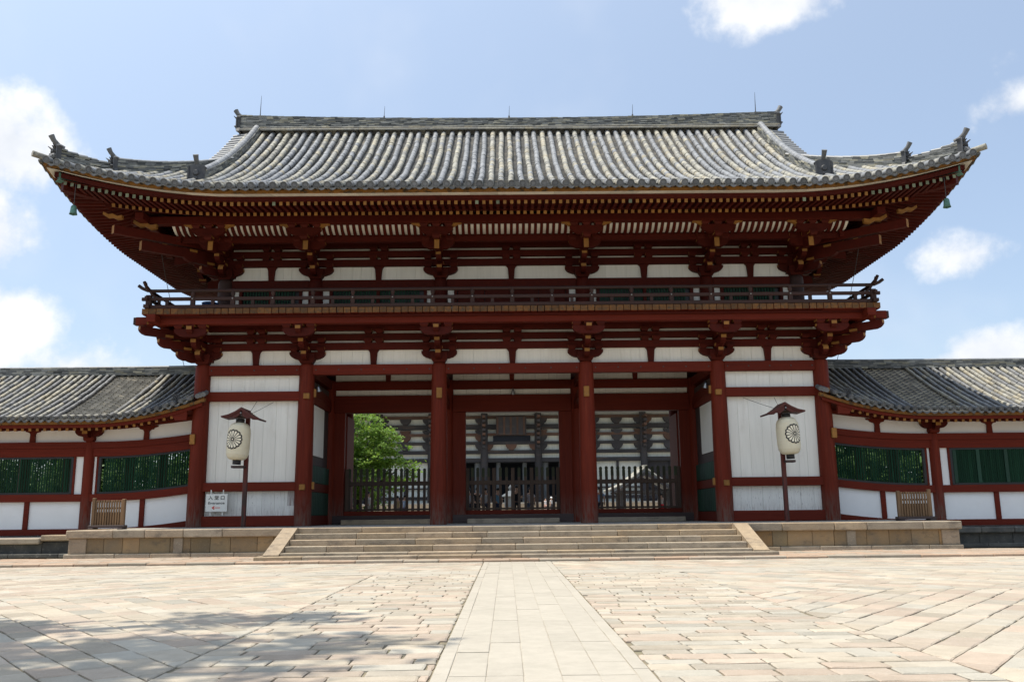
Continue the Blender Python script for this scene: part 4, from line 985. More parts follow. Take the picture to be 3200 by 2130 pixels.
    # eave boards and rafters
    ev = cb('eave', 11.3, AE, -.44, -.34, 4.47, 4.585, m_red, co, le); cb('eave_board', 11.2, AE, -.54, -.36, 4.59, 4.70, m_ochrebd, ev, le); cb('soffit', 11.3, AE, -.40, .95, 4.49, 4.52, m_red, ev, le)
    cb('upper_wall', 11.8, AE, 7.9, 8.0, 4.6, 5.0, m_red, ev)
    rfm = MB(); rfm.box(-.05, .05, 0, 1.2, 0, .10, [0, 0, 1, 0, 0, 0]); me_cr = rfm.mesh('rafter', [m_red, m_ochre]); a = 12.15
    while a < 22: inst('rafter', me_cr, ev, (s*a, -.33, 4.37+le(a)), (math.atan(.15), 0, 0)); a += .268
    pr = [(0, 0), (.42, -.02), (.46, .06), (.52, .10), (.50, .20), (.56, .24), (.54, .36), (0, .38)]
    MB().prism([(s*(11.85+p), q) for p, q in pr], -.40, -.30, 'y', 0, [0, 1, 1, 1, 1, 1, 0, 0]).obj('barge_end', [m_red, m_ochre], ev, (0, 0, 4.72))
    # roof
    dk_ = MB()
    def fr(u, v): a = lerp(11.5, AE+.4, u); y = lerp(-.55, 4.3, v); return (s*a, y, zc(a, y)-.06)
    grid(dk_, fr, 30, 10, 0, s < 0)
    def bk(u, v): x, y, z = fr(u, v); return (x, 8.6-y, z)
    grid(dk_, bk, 30, 6, 0, s > 0)
    rf = dk_.obj('roof', m_pan, co)
    xs = sorted([s*(11.72+.284*k) for k in range(61)])
    patch = lambda x: 14.75 < abs(x) < 16.45
    tile_slope(rf, xs, lambda x: 4.18, zc, -.6, .074, .284, .30, lambda i: (i % 2) ^ (1 if (i*5) % 17 in (3, 11) else 0), 300, skip=patch, pan_expo=.16, ms=[m_tcor, m_told], lip=m_lipc)
    dm_ = eave_disc(.083).mesh('eave_end_tile', [m_told, m_edge])
    for x in xs:
        if patch(x): inst('eave_end_tile', dm_, rf, (x, -.63, zc(x, -.6)+.06), (.2, 0, 0))
    ridge_stack(rf, [(s*a, 4.3, zc(a, 4.3)-.05) for a in np.linspace(11.7, AE+.3, 16)], lambda t: .36, .46, 6, 'ridge_tiles', .09)
    # eave corner where the roof returns against the gate
    for k in range(3): MB().cyl((s*(11.42-.11*k), -.66, zc(11.6, -.6)+.08+.03*k), (s*(11.46-.11*k), -.2, zc(11.6, -.6)+.22+.03*k), .085, .08, 12).obj('return_tile', m_edge, rf)
    demon_tile(rf, (s*12.25, -.45, zc(12.2, -.45)+.12), 0, .36, False)
    # plinth
    pt = thing('stone_plinth', 'low dark stone plinth under the %s corridor' % ('left' if s < 0 else 'right'), 'plinth', (0, 0, 0), 'plinths under the corridors')
    MB().box(*sorted((s*13.72, s*AE)), -2.3, 10.3, .0, .61).obj('floor', m_floor, pt)
    x = 13.72
    while x < AE:
        l = rnd.uniform(1.0, 2.0); zt = .63+.10*max(0, (15.2-x)/1.5) if s < 0 else .66
        MB().cbox(-l/2+.005, l/2-.005, 0, .6, zt-.19, zt, .03).obj('coping_stone', m_stone if s < 0 else m_dkstone, pt, (s*(x+l/2), -2.62+rnd.uniform(-.01, .01), 0))
        MB().cbox(-l/2+.004, l/2-.004, 0, .3, .02, .50, .015).obj('panel_stone', m_dkstone, pt, (s*(x+l/2), -2.46+rnd.uniform(-.015, .015), 0)); x += l
    course('base_stone', *sorted((s*13.75, s*AE)), -2.75, .0, .13, 1.0, 2.0, .4, m_dkstone, pt)
    return co
corridor(-1, 'left tiled corridor with green lattice windows and entrance barrier before it'); corridor(1, 'right tiled corridor with green lattice windows, mostly shaded near the gate')

# ------------------------------------------------------------------ picket fences across the three doorways
def picket_fence(x0, x1, xs, label, posts=()):
    t = thing('picket_fence', label, 'fence', ((x0+x1)/2, 4.6, 1.41), 'fences closing the gate passage'); cx = (x0+x1)/2
    b = MB(); b.prism([(-.055, 0), (.055, 0), (.055, 1.560), (.045, 1.600), (.06, 1.640), (.058, 1.690), (.03, 1.730), (-.03, 1.730), (-.058, 1.690), (-.06, 1.640), (-.045, 1.600), (-.055, 1.560)], -.03, .03)
    b2 = b; mp = b2.mesh('picket', m_fence)
    tp = MB(); tp.prism([(-.06, 1.35), (.06, 1.35), (.06, 1.560), (.05, 1.600), (.065, 1.640), (.062, 1.690), (.032, 1.735), (-.032, 1.735), (-.062, 1.690), (-.065, 1.640), (-.05, 1.600), (-.06, 1.560)], -.034, .034); mt = tp.mesh('picket_top', m_fencet)
    for x in xs:
        p = inst('picket', mp, t, (x-cx, 0, rnd.uniform(-.01, .01))); inst('picket_top', mt, p)
    quick('rail', x0-cx, x1-cx, -.06, .06, 1.03, 1.20, m_fence, t, .01); quick('rail', x0-cx, x1-cx, -.05, .05, .02, .10, m_fence, t, .01)
    for x in posts: quick('post', x-cx-.075, x-cx+.075, -.07, .07, 0, 1.72, m_fence, t, .015)
picket_fence(-6.9, -3.4, [-6.76+.2385*k for k in range(15)], 'wooden picket fence in the left doorway before the maple tree', (-6.86,))
picket_fence(-1.92, 1.92, [-1.68+.228*k for k in range(4)]+[-.52, -.26, .26, .52, 1.0, 1.22, 1.44, 1.68], 'double-leaf wooden picket gate in the centre doorway', (-1.88, -.78, 0, .78, 1.88))
picket_fence(3.4, 6.95, [3.65+.2395*k for k in range(14)], 'wooden picket fence in the right doorway before the small tiled pavilion', (6.9,))

# ------------------------------------------------------------------ paper lanterns
def lantern(x, xp, crest_off, tilt, label, wires):
    t = thing('paper_lantern', label, 'lantern', (xp, -1.4, PL), 'lanterns before the end walls')
    MB().cbox(-.07, .07, -.07, .07, 0, 4.02, .012).obj('post', m_post, t)
    dx = x-xp
    lroot = MB(); prf = [(.0, 2.27), (.16, 2.27), (.26, 2.29), (.33, 2.35), (.375, 2.46), (.39, 2.62), (.392, 2.95), (.388, 3.2), (.37, 3.34), (.32, 3.46), (.24, 3.53), (.15, 3.56), (0, 3.56)]
    # ribbed paper surface
    pr2 = []
    for (r0, z0), (r1, z1) in zip(prf, prf[1:]):
        n = max(1, int(abs(z1-z0)/.02))
        for k in range(n): q = k/n; pr2.append((lerp(r0, r1, q)*(1-.006*(len(pr2) % 2)), lerp(z0, z1, q)))
    pr2.append(prf[-1]); lroot.lathe((0, 0), pr2, 28)
    body = lroot.obj('paper_shade', m_paper, t, (dx, -.36, 0)); body.rotation_euler = (0, tilt*.6, 0)
    for z0, z1, r in ((2.12, 2.28, .14), (3.55, 3.68, .15)): MB().lathe((0, 0), [(0, z0), (r, z0), (r, z1), (0, z1)], 16).obj('shade_ring', m_black, body)
    # crest: black ground with sixteen pale petals wrapped round the paper
    def wrap(pts, rad): return [(rad*math.sin((u+crest_off)/.392), -rad*math.cos((u+crest_off)/.392), 2.955+v) for u, v in pts]
    RC = .335; KP = 1.07; ink = MB(); pet = MB()
    for k in range(16):
        a0 = 2*math.pi*k/16
        sec = [(0, 0)]+[(RC*(1+.025*math.cos(16*(a0-a)/1.))*math.sin(a), RC*(1+.025*math.cos(16*(a-a0)))*math.cos(a)) for a in np.linspace(a0-math.pi/16, a0+math.pi/16, 7)]
        rad_ = [.35, .7]
        ring = [[(p*q, r_*q) for p, r_ in sec[1:]] for q in (.0001, .35, .7, 1.)]
        for r_a, r_b in zip(ring, ring[1:]):
            vs = wrap(r_a, .3955)+wrap(r_b, .3955); ink.add(vs, [(i, i+1, 8+i, 7+i) for i in range(6)])
        m = MB(); w0 = .10
        def pt(rr, off): return (rr*math.sin(a0)+off*math.cos(a0), rr*math.cos(a0)-off*math.sin(a0))
        left = [(.055, .003), (.12, .0125), (.19, .0245), (.240, .034), (.262, .029), (.274, .014)]
        L_ = wrap([pt(r_*KP, -o*KP) for r_, o in left], .3985); R_ = wrap([pt(r_*KP, o*KP) for r_, o in left], .3985); n = len(left)
        pet.add(L_+R_, [(i, i+1, n+i+1, n+i) for i in range(n-1)])
        vs = wrap([(.311*math.sin(a0+math.pi/16)+.009*math.cos(q), .311*math.cos(a0+math.pi/16)+.009*math.sin(q)) for q in np.linspace(0, 2*math.pi, 7)[:-1]], .3985); pet.add(vs, [tuple(range(6))])
    vs = wrap([(.026*math.cos(q), .026*math.sin(q)) for q in np.linspace(0, 2*math.pi, 13)[:-1]], .3995); pet.add(vs, [tuple(range(12))])
    cr = ink.obj('crest', m_ink, body); pet.obj('crest_petals', m_paperw, cr)
    # small gabled roof with curved slopes
    rf_ = MB()
    for sg in (-1, 1):
        P = [(0, 4.06), (.2, 3.91), (.42, 3.79), (.67, 3.715)]
        lo = [(0, 3.96), (.2, 3.825), (.42, 3.71), (.65, 3.665)]
        rf_.prism([(sg*p, q) for p, q in P]+[(sg*p, q) for p, q in lo[::-1]], -.78, .12)
    ro = rf_.obj('lantern_roof', m_lroof, t, (dx, 0, 0)); ro.rotation_euler = (0, tilt, 0)
    for sg in (-1, 1): MB().prism([(sg*.03, 3.94), (sg*.36, 3.78), (sg*.60, 3.70), (sg*.62, 3.66), (sg*.42, 3.66), (sg*.34, 3.71), (sg*.2, 3.68), (sg*.03, 3.80)], -.74, -.68).obj('bargeboard', m_lroof, ro)
    MB().cyl((0, -.76, 3.86), (0, -.79, 3.86), .035, .02, 8).obj('boss', m_metal, ro)
    quick('arm', min(0, dx*1.3), max(0.02, dx*1.3), -.40, -.05, 2.0, 2.08, m_base, t, .01); quick('arm', min(0, dx)-.03, max(0, dx)+.03, -.4, .02, 3.72, 3.78, m_base, t, .01)
    for p in wires: MB().tube([(0, 0, 3.85), (p[0]*.5, .55, lerp(3.85, p[1], .45)), (p[0], 1.22, p[1])], .008, 5).obj('guy_wire', m_wire, t)
lantern(-9.64, -9.33, -.10, R(4), 'cream paper lantern with black crest on a post before the left end wall', [(.55, 4.46), (-.05, 4.5)])
lantern(9.66, 9.42, .12, R(-4), 'cream paper lantern with black crest on a post before the right end wall', [(-.95, 4.46), (.2, 4.46)])

# ------------------------------------------------------------------ entrance sign
sg = thing('entrance_sign', 'white entrance sign with black lettering and red arrow on end wall', 'sign', (-10.67, -.2, 1.44))
quick('board', -.385, .385, -.012, .012, 0, .62, m_signw, sg, .004)
for x in (-.22, .22): quick('hanger', x-.018, x+.018, .02, .04, -.14, .77, m_signw, sg, .004)
def text(body, size, loc, mat, name, par, width=None):
    cu = bpy.data.curves.new(name, 'FONT'); cu.body = body; cu.size = size; cu.align_x = 'CENTER'; cu.align_y = 'CENTER'; cu.extrude = .0015; cu.offset = size*.012
    to = bpy.data.objects.new(name, cu); COL.objects.link(to); bpy.context.view_layer.update()
    me = bpy.data.meshes.new_from_object(to.evaluated_get(bpy.context.evaluated_depsgraph_get())); bpy.data.objects.remove(to)
    me.materials.clear(); me.materials.append(mat); o = inst(name, me, par, loc, (R(90), 0, 0))
    if width:
        xs_ = [v.co.x for v in me.vertices]
        if xs_: o.scale = (width/(max(xs_)-min(xs_)), 1, 1)
    return o
text('\u5165 \u5802 \u53e3', .155, (.0, -.016, .48), m_ink, 'lettering', sg, .58); text('Entrance', .115, (.0, -.016, .30), m_ink, 'lettering', sg, .58)
MB().prism([(-.16, .141), (-.075, .208), (-.055, .192), (-.10, .15), (.14, .15), (.14, .128), (-.10, .128), (-.055, .086), (-.075, .07), (-.16, .137)], -.017, -.0125).obj('arrow', m_signr, sg)

# ------------------------------------------------------------------ low wooden barriers
def barrier(x0, x1, y, tall, label):
    t = thing('wooden_barrier', label, 'barrier', ((x0+x1)/2, y, PL), 'slatted barriers at the platform ends'); w = x1-x0
    quick('base', -w/2-.06, w/2+.06, -.14, .14, .05, .13, m_base, t, .012)
    for x in (-w/2+.05, w/2-.05): quick('foot', x-.08, x+.08, -.2, .2, 0, .05, m_base, t, .01)
    n = 11
    for k in range(n): x = lerp(-w/2+.13, w/2-.1, k/(n-1)); quick('slat', x-.026, x+.026, -.045, .0, .13, .92+rnd.uniform(-.01, .01), m_barr, t, .006)
    for z in (.92, .70): quick('rail', -w/2+.06, w/2-.06, .0, .045, z-.06, z, m_barr, t, .008)
    MB().box(-w/2+.06, w/2-.06, .004, .03, .13, .55).obj('panel', m_barr, t)
    for s in (-1, 1): h_ = 1.0 if s == tall else .96; quick('post', s*(w/2-.04)-.05, s*(w/2-.04)+.05, -.06, .06, .13, h_, m_barr, t, .012)
barrier(-13.66, -12.62, -3.3, -1, 'low slatted cedar barrier before the left corridor window'); barrier(12.46, 13.55, -3.3, 1, 'low slatted cedar barrier before the right corridor window')
for s, l in ((-1, 'left'), (1, 'right')):      # wind bells
    t = thing('wind_bell', 'green bronze wind bell hanging from the %s eave corner' % l, 'bell', (s*14.72, -4.1, 11.62), 'bells under the eave corners')
    MB().lathe((0, 0), [(0, -.04), (.06, -.05), (.09, -.1), (.105, -.28), (.13, -.36), (.115, -.36), (.09, -.28)], 14).obj('bell_body', m_copper, t); MB().cyl((0, 0, .75), (0, 0, -.04), .012, n=6).obj('hook', m_wire, t); MB().cyl((0, 0, -.2), (0, 0, -.4), .015, .03, 6).obj('clapper', m_copper, t)
for x, y, z, l in ((0.04, 3.98, 6.22, 'small floodlight on the lintel above the centre doorway'), (-7.28, .42, 5.92, 'small floodlight inside the left passage column'), (7.25, .42, 5.92, 'small floodlight inside the right passage column')):
    t = thing('floodlight', l, 'floodlight', (x, y, z), 'floodlights in the passage')
    b = MB(); b.lathe((0, 0), [(.02, .10), (.05, .08), (.07, 0), (.10, -.07), (.11, -.09), (.09, -.085), (0, -.06)], 14); o = b.obj('lamp_head', m_metal, t); o.rotation_euler = (R(25), 0, 0); MB().cyl((0, .02, .08), (0, .06, .18), .018, n=6).obj('bracket', m_wire, t)
t = thing('plastic_tub', 'blue plastic tub standing on the balcony behind the left rail', 'tub', (-11.0, -1.05, 8.5))
MB().lathe((0, 0), [(0, 0), (.24, 0), (.29, .36), (.31, .38), (.28, .40), (0, .44)], 18).obj('tub_body', m_blue, t)

# ------------------------------------------------------------------ the great hall seen through the doorways
HX, HY = .55, 102.
hall = thing('great_hall', 'vast dark timber hall with white boards seen through the doorways', 'hall', (HX, HY, 0)); 
def hb(name, x0, x1, z0, z1, y0=-.4, y1=.4, mat=m_hwood, par=hall): return MB().box(x0, x1, y0, y1, z0, z1).obj(name, mat, par)
hc = [-27.9, -20., -12.05, -4.08, 4.08, 12.05, 20., 27.9]
hw = hb('wall', -28.5, 28.5, 9.4, 16.2, .5, 1.1, m_hwhite)
for x in hc:
    MB().lathe((0, 0), [(.58, 2.8), (.56, 12), (.52, 16.2)], 14).obj('column', m_hwood, hall, (x, 0, 0))
    for k, z in enumerate(np.arange(10.9, 15.6, .62)):
        MB().box(-.22, .22, -1.0-.28*k, 0, z, z+.34).obj('bracket_arm', m_hbrown if k % 2 else m_hwood, hall, (x, -.4, 0))
for z0, z1, mt in ((8.85, 9.45, m_hwood), (10.1, 10.62, m_hwood), (11.5, 11.92, m_hwood), (12.8, 13.2, m_hbrown), (13.8, 14.5, m_hwood), (15.4, 15.85, m_hbrown)): hb('beam', -28.5, 28.5, z0, z1, -.15, .5, mt)
br_ = MB(); br_.prism([(-.35, 0), (.35, 0), (.45, .18), (.62, .26), (.78, .5), (.86, .86), (-.86, .86), (-.78, .5), (-.62, .26), (-.45, .18)], -.3, .3)
me_hbk = br_.mesh('bracket', m_hwood); me_hbk2 = br_.mesh('bracket', m_hbrown)
for a, c in zip(hc, hc[1:]):
    for z in (10.65, 11.95, 13.0, 14.55):
        if abs(a+c) < .1 and z > 11.5: continue
        for x in ((a+c)/2, a+.55, c-.55): inst('bracket', me_hbk2 if rnd.random() < .3 else me_hbk, hall, (x, .1, z), None, (1, 1, 1 if z != 13.0 else .75))
hb('lattice_window', -2.3, 2.3, 12.85, 15.6, -.9, -.5, m_hwood); hb('recess_shade', -2.75, 2.9, 11.92, 12.8, -.2, .45, m_hdark)  # recess is a solid slab; its shade is put into the near-black colour
for k in range(5): hb('slat', -2.2+k*1.0, -1.9+k*1.0, 12.9, 15.55, -.98, -.9, m_hbrown)  # slats across the dark board that forms the hall's lattice window
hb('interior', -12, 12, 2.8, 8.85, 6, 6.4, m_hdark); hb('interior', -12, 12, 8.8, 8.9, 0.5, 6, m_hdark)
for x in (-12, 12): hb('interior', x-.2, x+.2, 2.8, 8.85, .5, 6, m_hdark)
for x, w in ((-2.0, .35), (2.0, .35), (-5.0, .6), (5.0, .6), (-4.1, .5), (4.2, .5), (-7.6, .4), (7.6, .4)): MB().lathe((0, 0), [(w, 2.8), (w, 8.85)], 12).obj('pillar', m_hpost, hall, (x, 1.2+abs(x) % 1, 0))
for x0, x1 in ((-27.5, -20.6), (-19.4, -12.65), (12.65, 19.4), (20.6, 27.5)):
    far = abs(x0+x1)/2 > 20
    w = hb('wall', x0-.1, x1+.1, 2.8, 8.9, .5, 1.1, m_hwhite if not far else m_hwood)
    xm = (x0+x1)/2; hb('beam', xm-.18, xm+.18, 2.8, 8.9, .2, .5); hb('beam', x0, x1, 3.4, 3.8, .2, .49); hb('beam', x0, x1, 4.9, 5.1, .15, .48)
hb('platform', -34, 34, -.05, 2.6, -7, 40, m_stone); hb('platform', -34, 34, 2.6, 2.8, -6.6, 40, m_floor); hb('stair', -8, 8, -.05, 1.3, -9.5, -7, m_stone)
for x in np.arange(-33, 34, 1.5): hb('rail_post', x-.06, x+.06, 2.8, 3.7, -6.3, -6.2, m_hwood)
hb('rail', -33, 33, 3.6, 3.7, -6.3, -6.2); hb('rail', -33, 33, 3.2, 3.28, -6.3, -6.2)
def hip_roof(name, x, yf, yb, z, dx, dy, hh, mat):
    b = MB(); n = 8; vs = []
    for k in range(n+1):
        t = k/n; zz = z+hh*(t*.7+t*t*.3); vs += [(-x+dx*t, yf+dy*t, zz), (x-dx*t, yf+dy*t, zz), (x-dx*t, yb-dy*t, zz), (-x+dx*t, yb-dy*t, zz)]
    fs = [(k*4+i, k*4+(i+1) % 4, k*4+4+(i+1) % 4, k*4+4+i) for k in range(n) for i in range(4)]+[tuple(range(n*4, n*4+4)), (3, 2, 1, 0)]
    b.add(vs, fs); return b.obj(name, mat, hall)
hip_roof('lower_roof', 34.5, -6.5, 58, 16.6, 10, 9, 8, m_tnew); hb('upper_wall', -24, 24, 23, 32, 4, 47, m_hwhite); hip_roof('upper_roof', 31, -3, 54, 31.5, 12, 27, 15, m_tnew)

# small tiled pavilion, octagonal lantern
pv = thing('tiled_pavilion', 'small gabled tiled pavilion behind the right doorway fence', 'pavilion', (11.0, 42, 0))
for x in (-1.9, 1.9):
    for y in (-1.4, 1.4): quick('post', x-.12, x+.12, y-.12, y+.12, 0, 3.1, m_hwood, pv, .02)
for y in (-1.5, 1.5): quick('beam', -2.3, 2.3, y-.1, y+.1, 2.75, 3.0, m_hwood, pv, .02)
for s in (-1, 1):
    pr = [(0, 4.75), (s*1.0, 4.0), (s*2.0, 3.36), (s*2.95, 2.98), (s*2.95, 2.84), (s*2.0, 3.2), (s*1.0, 3.82), (0, 4.5)]
    MB().prism(pr, -2.2, 2.2).obj('roof', m_edge, pv)
    for k in range(14):
        y = -2.15+k*.33; MB().tube([(0, y, 4.80), (s*1.0, y, 4.05), (s*2.0, y, 3.41), (s*2.98, y, 3.02)], .08, 6).obj('roof_tile', m_told, pv)
    MB().prism([(0, 4.50), (s*1.0, 3.8), (s*2.0, 3.18), (s*2.9, 2.82), (s*2.9, 2.66), (s*1.9, 3.0), (0, 4.2)], -2.3, -2.22).obj('bargeboard', m_hwood, pv)
MB().box(-.14, .14, -2.3, 2.3, 4.74, 5.0).obj('ridge', m_told, pv); quick('basin', -1.2, 1.2, -.7, .7, 0, .9, m_dkstone, pv, .05)
ol = thing('octagonal_lantern', 'old bronze octagonal lantern on a stone base beyond the centre gate', 'lantern', (.15, 60, 0))
MB().lathe((0, 0), [(1.1, 0), (1.1, .5), (.7, .6), (.3, .8), (.28, 1.6), (.75, 1.75), (.8, 1.9)], 8, smooth=False).obj('base', m_stone, ol); MB().lathe((0, 0), [(.62, 1.9), (.62, 2.95)], 8, smooth=False).obj('fire_box', m_hpost, ol)
MB().lathe((0, 0), [(.95, 2.92), (1.0, 3.0), (.6, 3.25), (.25, 3.5), (.1, 3.6)], 8, smooth=False).obj('lantern_roof', m_hpost, ol); MB().lathe((0, 0), [(.08, 3.58), (.18, 3.75), (.2, 3.9), (.08, 4.05), (0, 4.2)], 10).obj('finial', m_hpost, ol)

# ------------------------------------------------------------------ trees
def tree(name, label, cat_group, base, h_tr, blobs, nleaf, lsz, mat, seed, limbs=True, cat='tree'):
    """tapered trunk, limbs to each foliage mass, crown of small bent leaf sprays"""
    rr = np.random.RandomState(seed); t = thing(name, label, cat, base, cat_group)
    tb = MB(); r0 = h_tr*.055+.06
    tb.tube([(0, 0, -.1), (.05, .02, h_tr*.35), (-.04, .05, h_tr*.7), (.02, 0, h_tr)], [r0*1.25, r0, r0*.8, r0*.55], 9)
    for c, rad in blobs:
        c = Vector(c); m_ = Vector((c.x*.4, c.y*.4, lerp(h_tr*.7, c.z, .5))); tb.tube([(0, 0, h_tr*.7), m_, c, c+Vector((c.x*.15, c.y*.15, rad[2]*.5))], [r0*.5, r0*.36, r0*.18, r0*.05], 6)
    tb.obj('trunk', m_bark, t)
    tot = sum(r[0]*r[1]*r[2] for _, r in blobs)**1.; V = []; F = []
    for c, rad in blobs:
        n = int(nleaf*rad[0]*rad[1]*rad[2]/tot)
        nc = max(6, n//22)                        # sprays
        d = rr.normal(size=(nc, 3)); d /= np.linalg.norm(d, axis=1)[:, None]; rad_ = rr.uniform(.35, 1, nc)**.55*(1+.18*rr.normal(size=nc))
        cc = np.array(c)+d*rad_[:, None]*np.array(rad)
        for q in range(nc):
            m = 22; off = rr.normal(size=(m, 3))*lsz*1.5*np.array([1, 1, .5]); p = cc[q]+off
            nrm = rr.normal(size=(m, 3))*.55+d[q]*.5+np.array([0, 0, .9]); nrm /= np.linalg.norm(nrm, axis=1)[:, None]
            ax = np.cross(nrm, rr.normal(size=(m, 3))); ax /= np.linalg.norm(ax, axis=1)[:, None]; bx = np.cross(nrm, ax); s_ = lsz*rr.uniform(.55, 1.2, m)[:, None]
            A = p+ax*s_; B = p+bx*s_*.55-nrm*s_*.12; C = p-ax*s_; D = p-bx*s_*.55-nrm*s_*.12
            V.append(np.stack([A, B, C, D], 1).reshape(-1, 3))
    V = np.concatenate(V); nq = len(V)//4
    me = bpy.data.meshes.new('crown'); me.vertices.add(len(V)); me.vertices.foreach_set('co', V.ravel()); me.loops.add(nq*4); me.loops.foreach_set('vertex_index', np.arange(nq*4)); me.polygons.add(nq)
    me.polygons.foreach_set('loop_start', np.arange(0, nq*4, 4)); me.polygons.foreach_set('loop_total', np.full(nq, 4)); me.update(); me.validate(); me.materials.append(mat)
    lnk(bpy.data.objects.new('crown', me), t); return t
tree('maple_tree', 'bright green maple filling the left doorway behind the fence', 'trees behind the gate', (-9.6, 24, 0), 3.0,
     [((-.6, 0, 6.2), (2.6, 2.2, 1.8)), ((1.4, -.4, 5.3), (1.8, 1.6, 1.5)), ((2.4, -.5, 3.9), (1.5, 1.5, 1.0)), ((-1.2, -.6, 4.2), (2.3, 1.8, 1.6)), ((.8, -.8, 3.2), (1.8, 1.4, 1.1)), ((-2.2, 0, 2.6), (1.8, 1.6, 1.2)), ((.2, -.2, 1.9), (1.6, 1.2, .8))], 19000, .115, m_leafa, 5)
for k, (x, y, sc_) in enumerate(((-14, 20, 1.), (-18.5, 23, 1.1), (-23.5, 20, 1.), (-29, 24, 1.2), (14.5, 22, 1.), (19, 20, 1.05), (24, 23, 1.1), (30, 21, 1.1))):
    lb = ['broadleaf tree behind the left corridor, nearest the gate', 'broadleaf tree behind the left corridor, second from the gate', 'broadleaf tree behind the left corridor, third from the gate', 'broadleaf tree behind the left corridor, farthest from the gate',
          'broadleaf tree behind the right corridor, nearest the gate', 'broadleaf tree behind the right corridor, second from the gate', 'broadleaf tree behind the right corridor, third from the gate', 'broadleaf tree behind the right corridor, farthest from the gate'][k]
    tree('broadleaf_tree', lb, 'trees behind the gate', (x, y, 0), 2.4, [((0, 0, 5.2*sc_), (2.6, 2.4, 1.8)), ((1.6, -.5, 3.6), (1.8, 1.6, 1.4)), ((-1.6, -.4, 3.4), (1.9, 1.7, 1.4)), ((.2, -1.0, 2.2), (2.4, 1.5, 1.3)), ((2.0, -.6, 1.6), (1.6, 1.2, 1.1)), ((-2.0, -.6, 1.7), (1.6, 1.2, 1.1))], 10000, .20, m_leafb, 20+k)
for s_, l in ((-1, 'left'), (1, 'right')):
    tree('hedge', 'dense dark green hedge seen through the %s corridor lattice' % l, 'hedges behind the corridors', (s_*21, 14.5, 0), 1.2, [((dx, .3*(k % 2), 2.0+.5*(k % 3)), (1.3, .7, 1.9)) for k, dx in enumerate(np.arange(-8.5, 9, 1.25))], 15000, .17, m_leafh, 60+s_, cat='hedge')
lw = MB()
for x0, x1 in ((-40, -6), (14, 40)): lw.add([(x0, 15, -.03), (x1, 15, -.03), (x1, 36, -.03), (x0, 36, -.03)], [(0, 1, 2, 3)])
tag(lw.obj('lawn', m_lawn), kind='structure')
# tall trees standing left of the photographer, outside the picture; their branches shade the plaza
tree('plaza_tree', 'tall spreading tree beside the plaza whose branches shade the paving', 'trees shading the plaza', (-17, -27, 0), 12.0,
     [((4.9, 2.6, 17.0), (2.4, 1.3, .7)), ((7.7, 5.1, 17.0), (1.4, .6, .4)), ((8.3, 2.6, 17.2), (1.9, .8, .5)), ((6.4, 1.1, 16.8), (2.3, .8, .5)), ((2.9, 4.2, 17.2), (1.9, 1.0, .7)), ((1.4, 2.2, 16.8), (2.6, 1.5, .9)),
      ((8.6, 1.3, 17.2), (1.2, .45, .3)), ((5.2, 4.6, 17.2), (1.5, .5, .4)), ((-2, 0, 16.5), (2.6, 2.6, 1.5)), ((-.5, 2.6, 17), (2.2, 1.2, .9))], 19000, .185, m_leafb, 77)

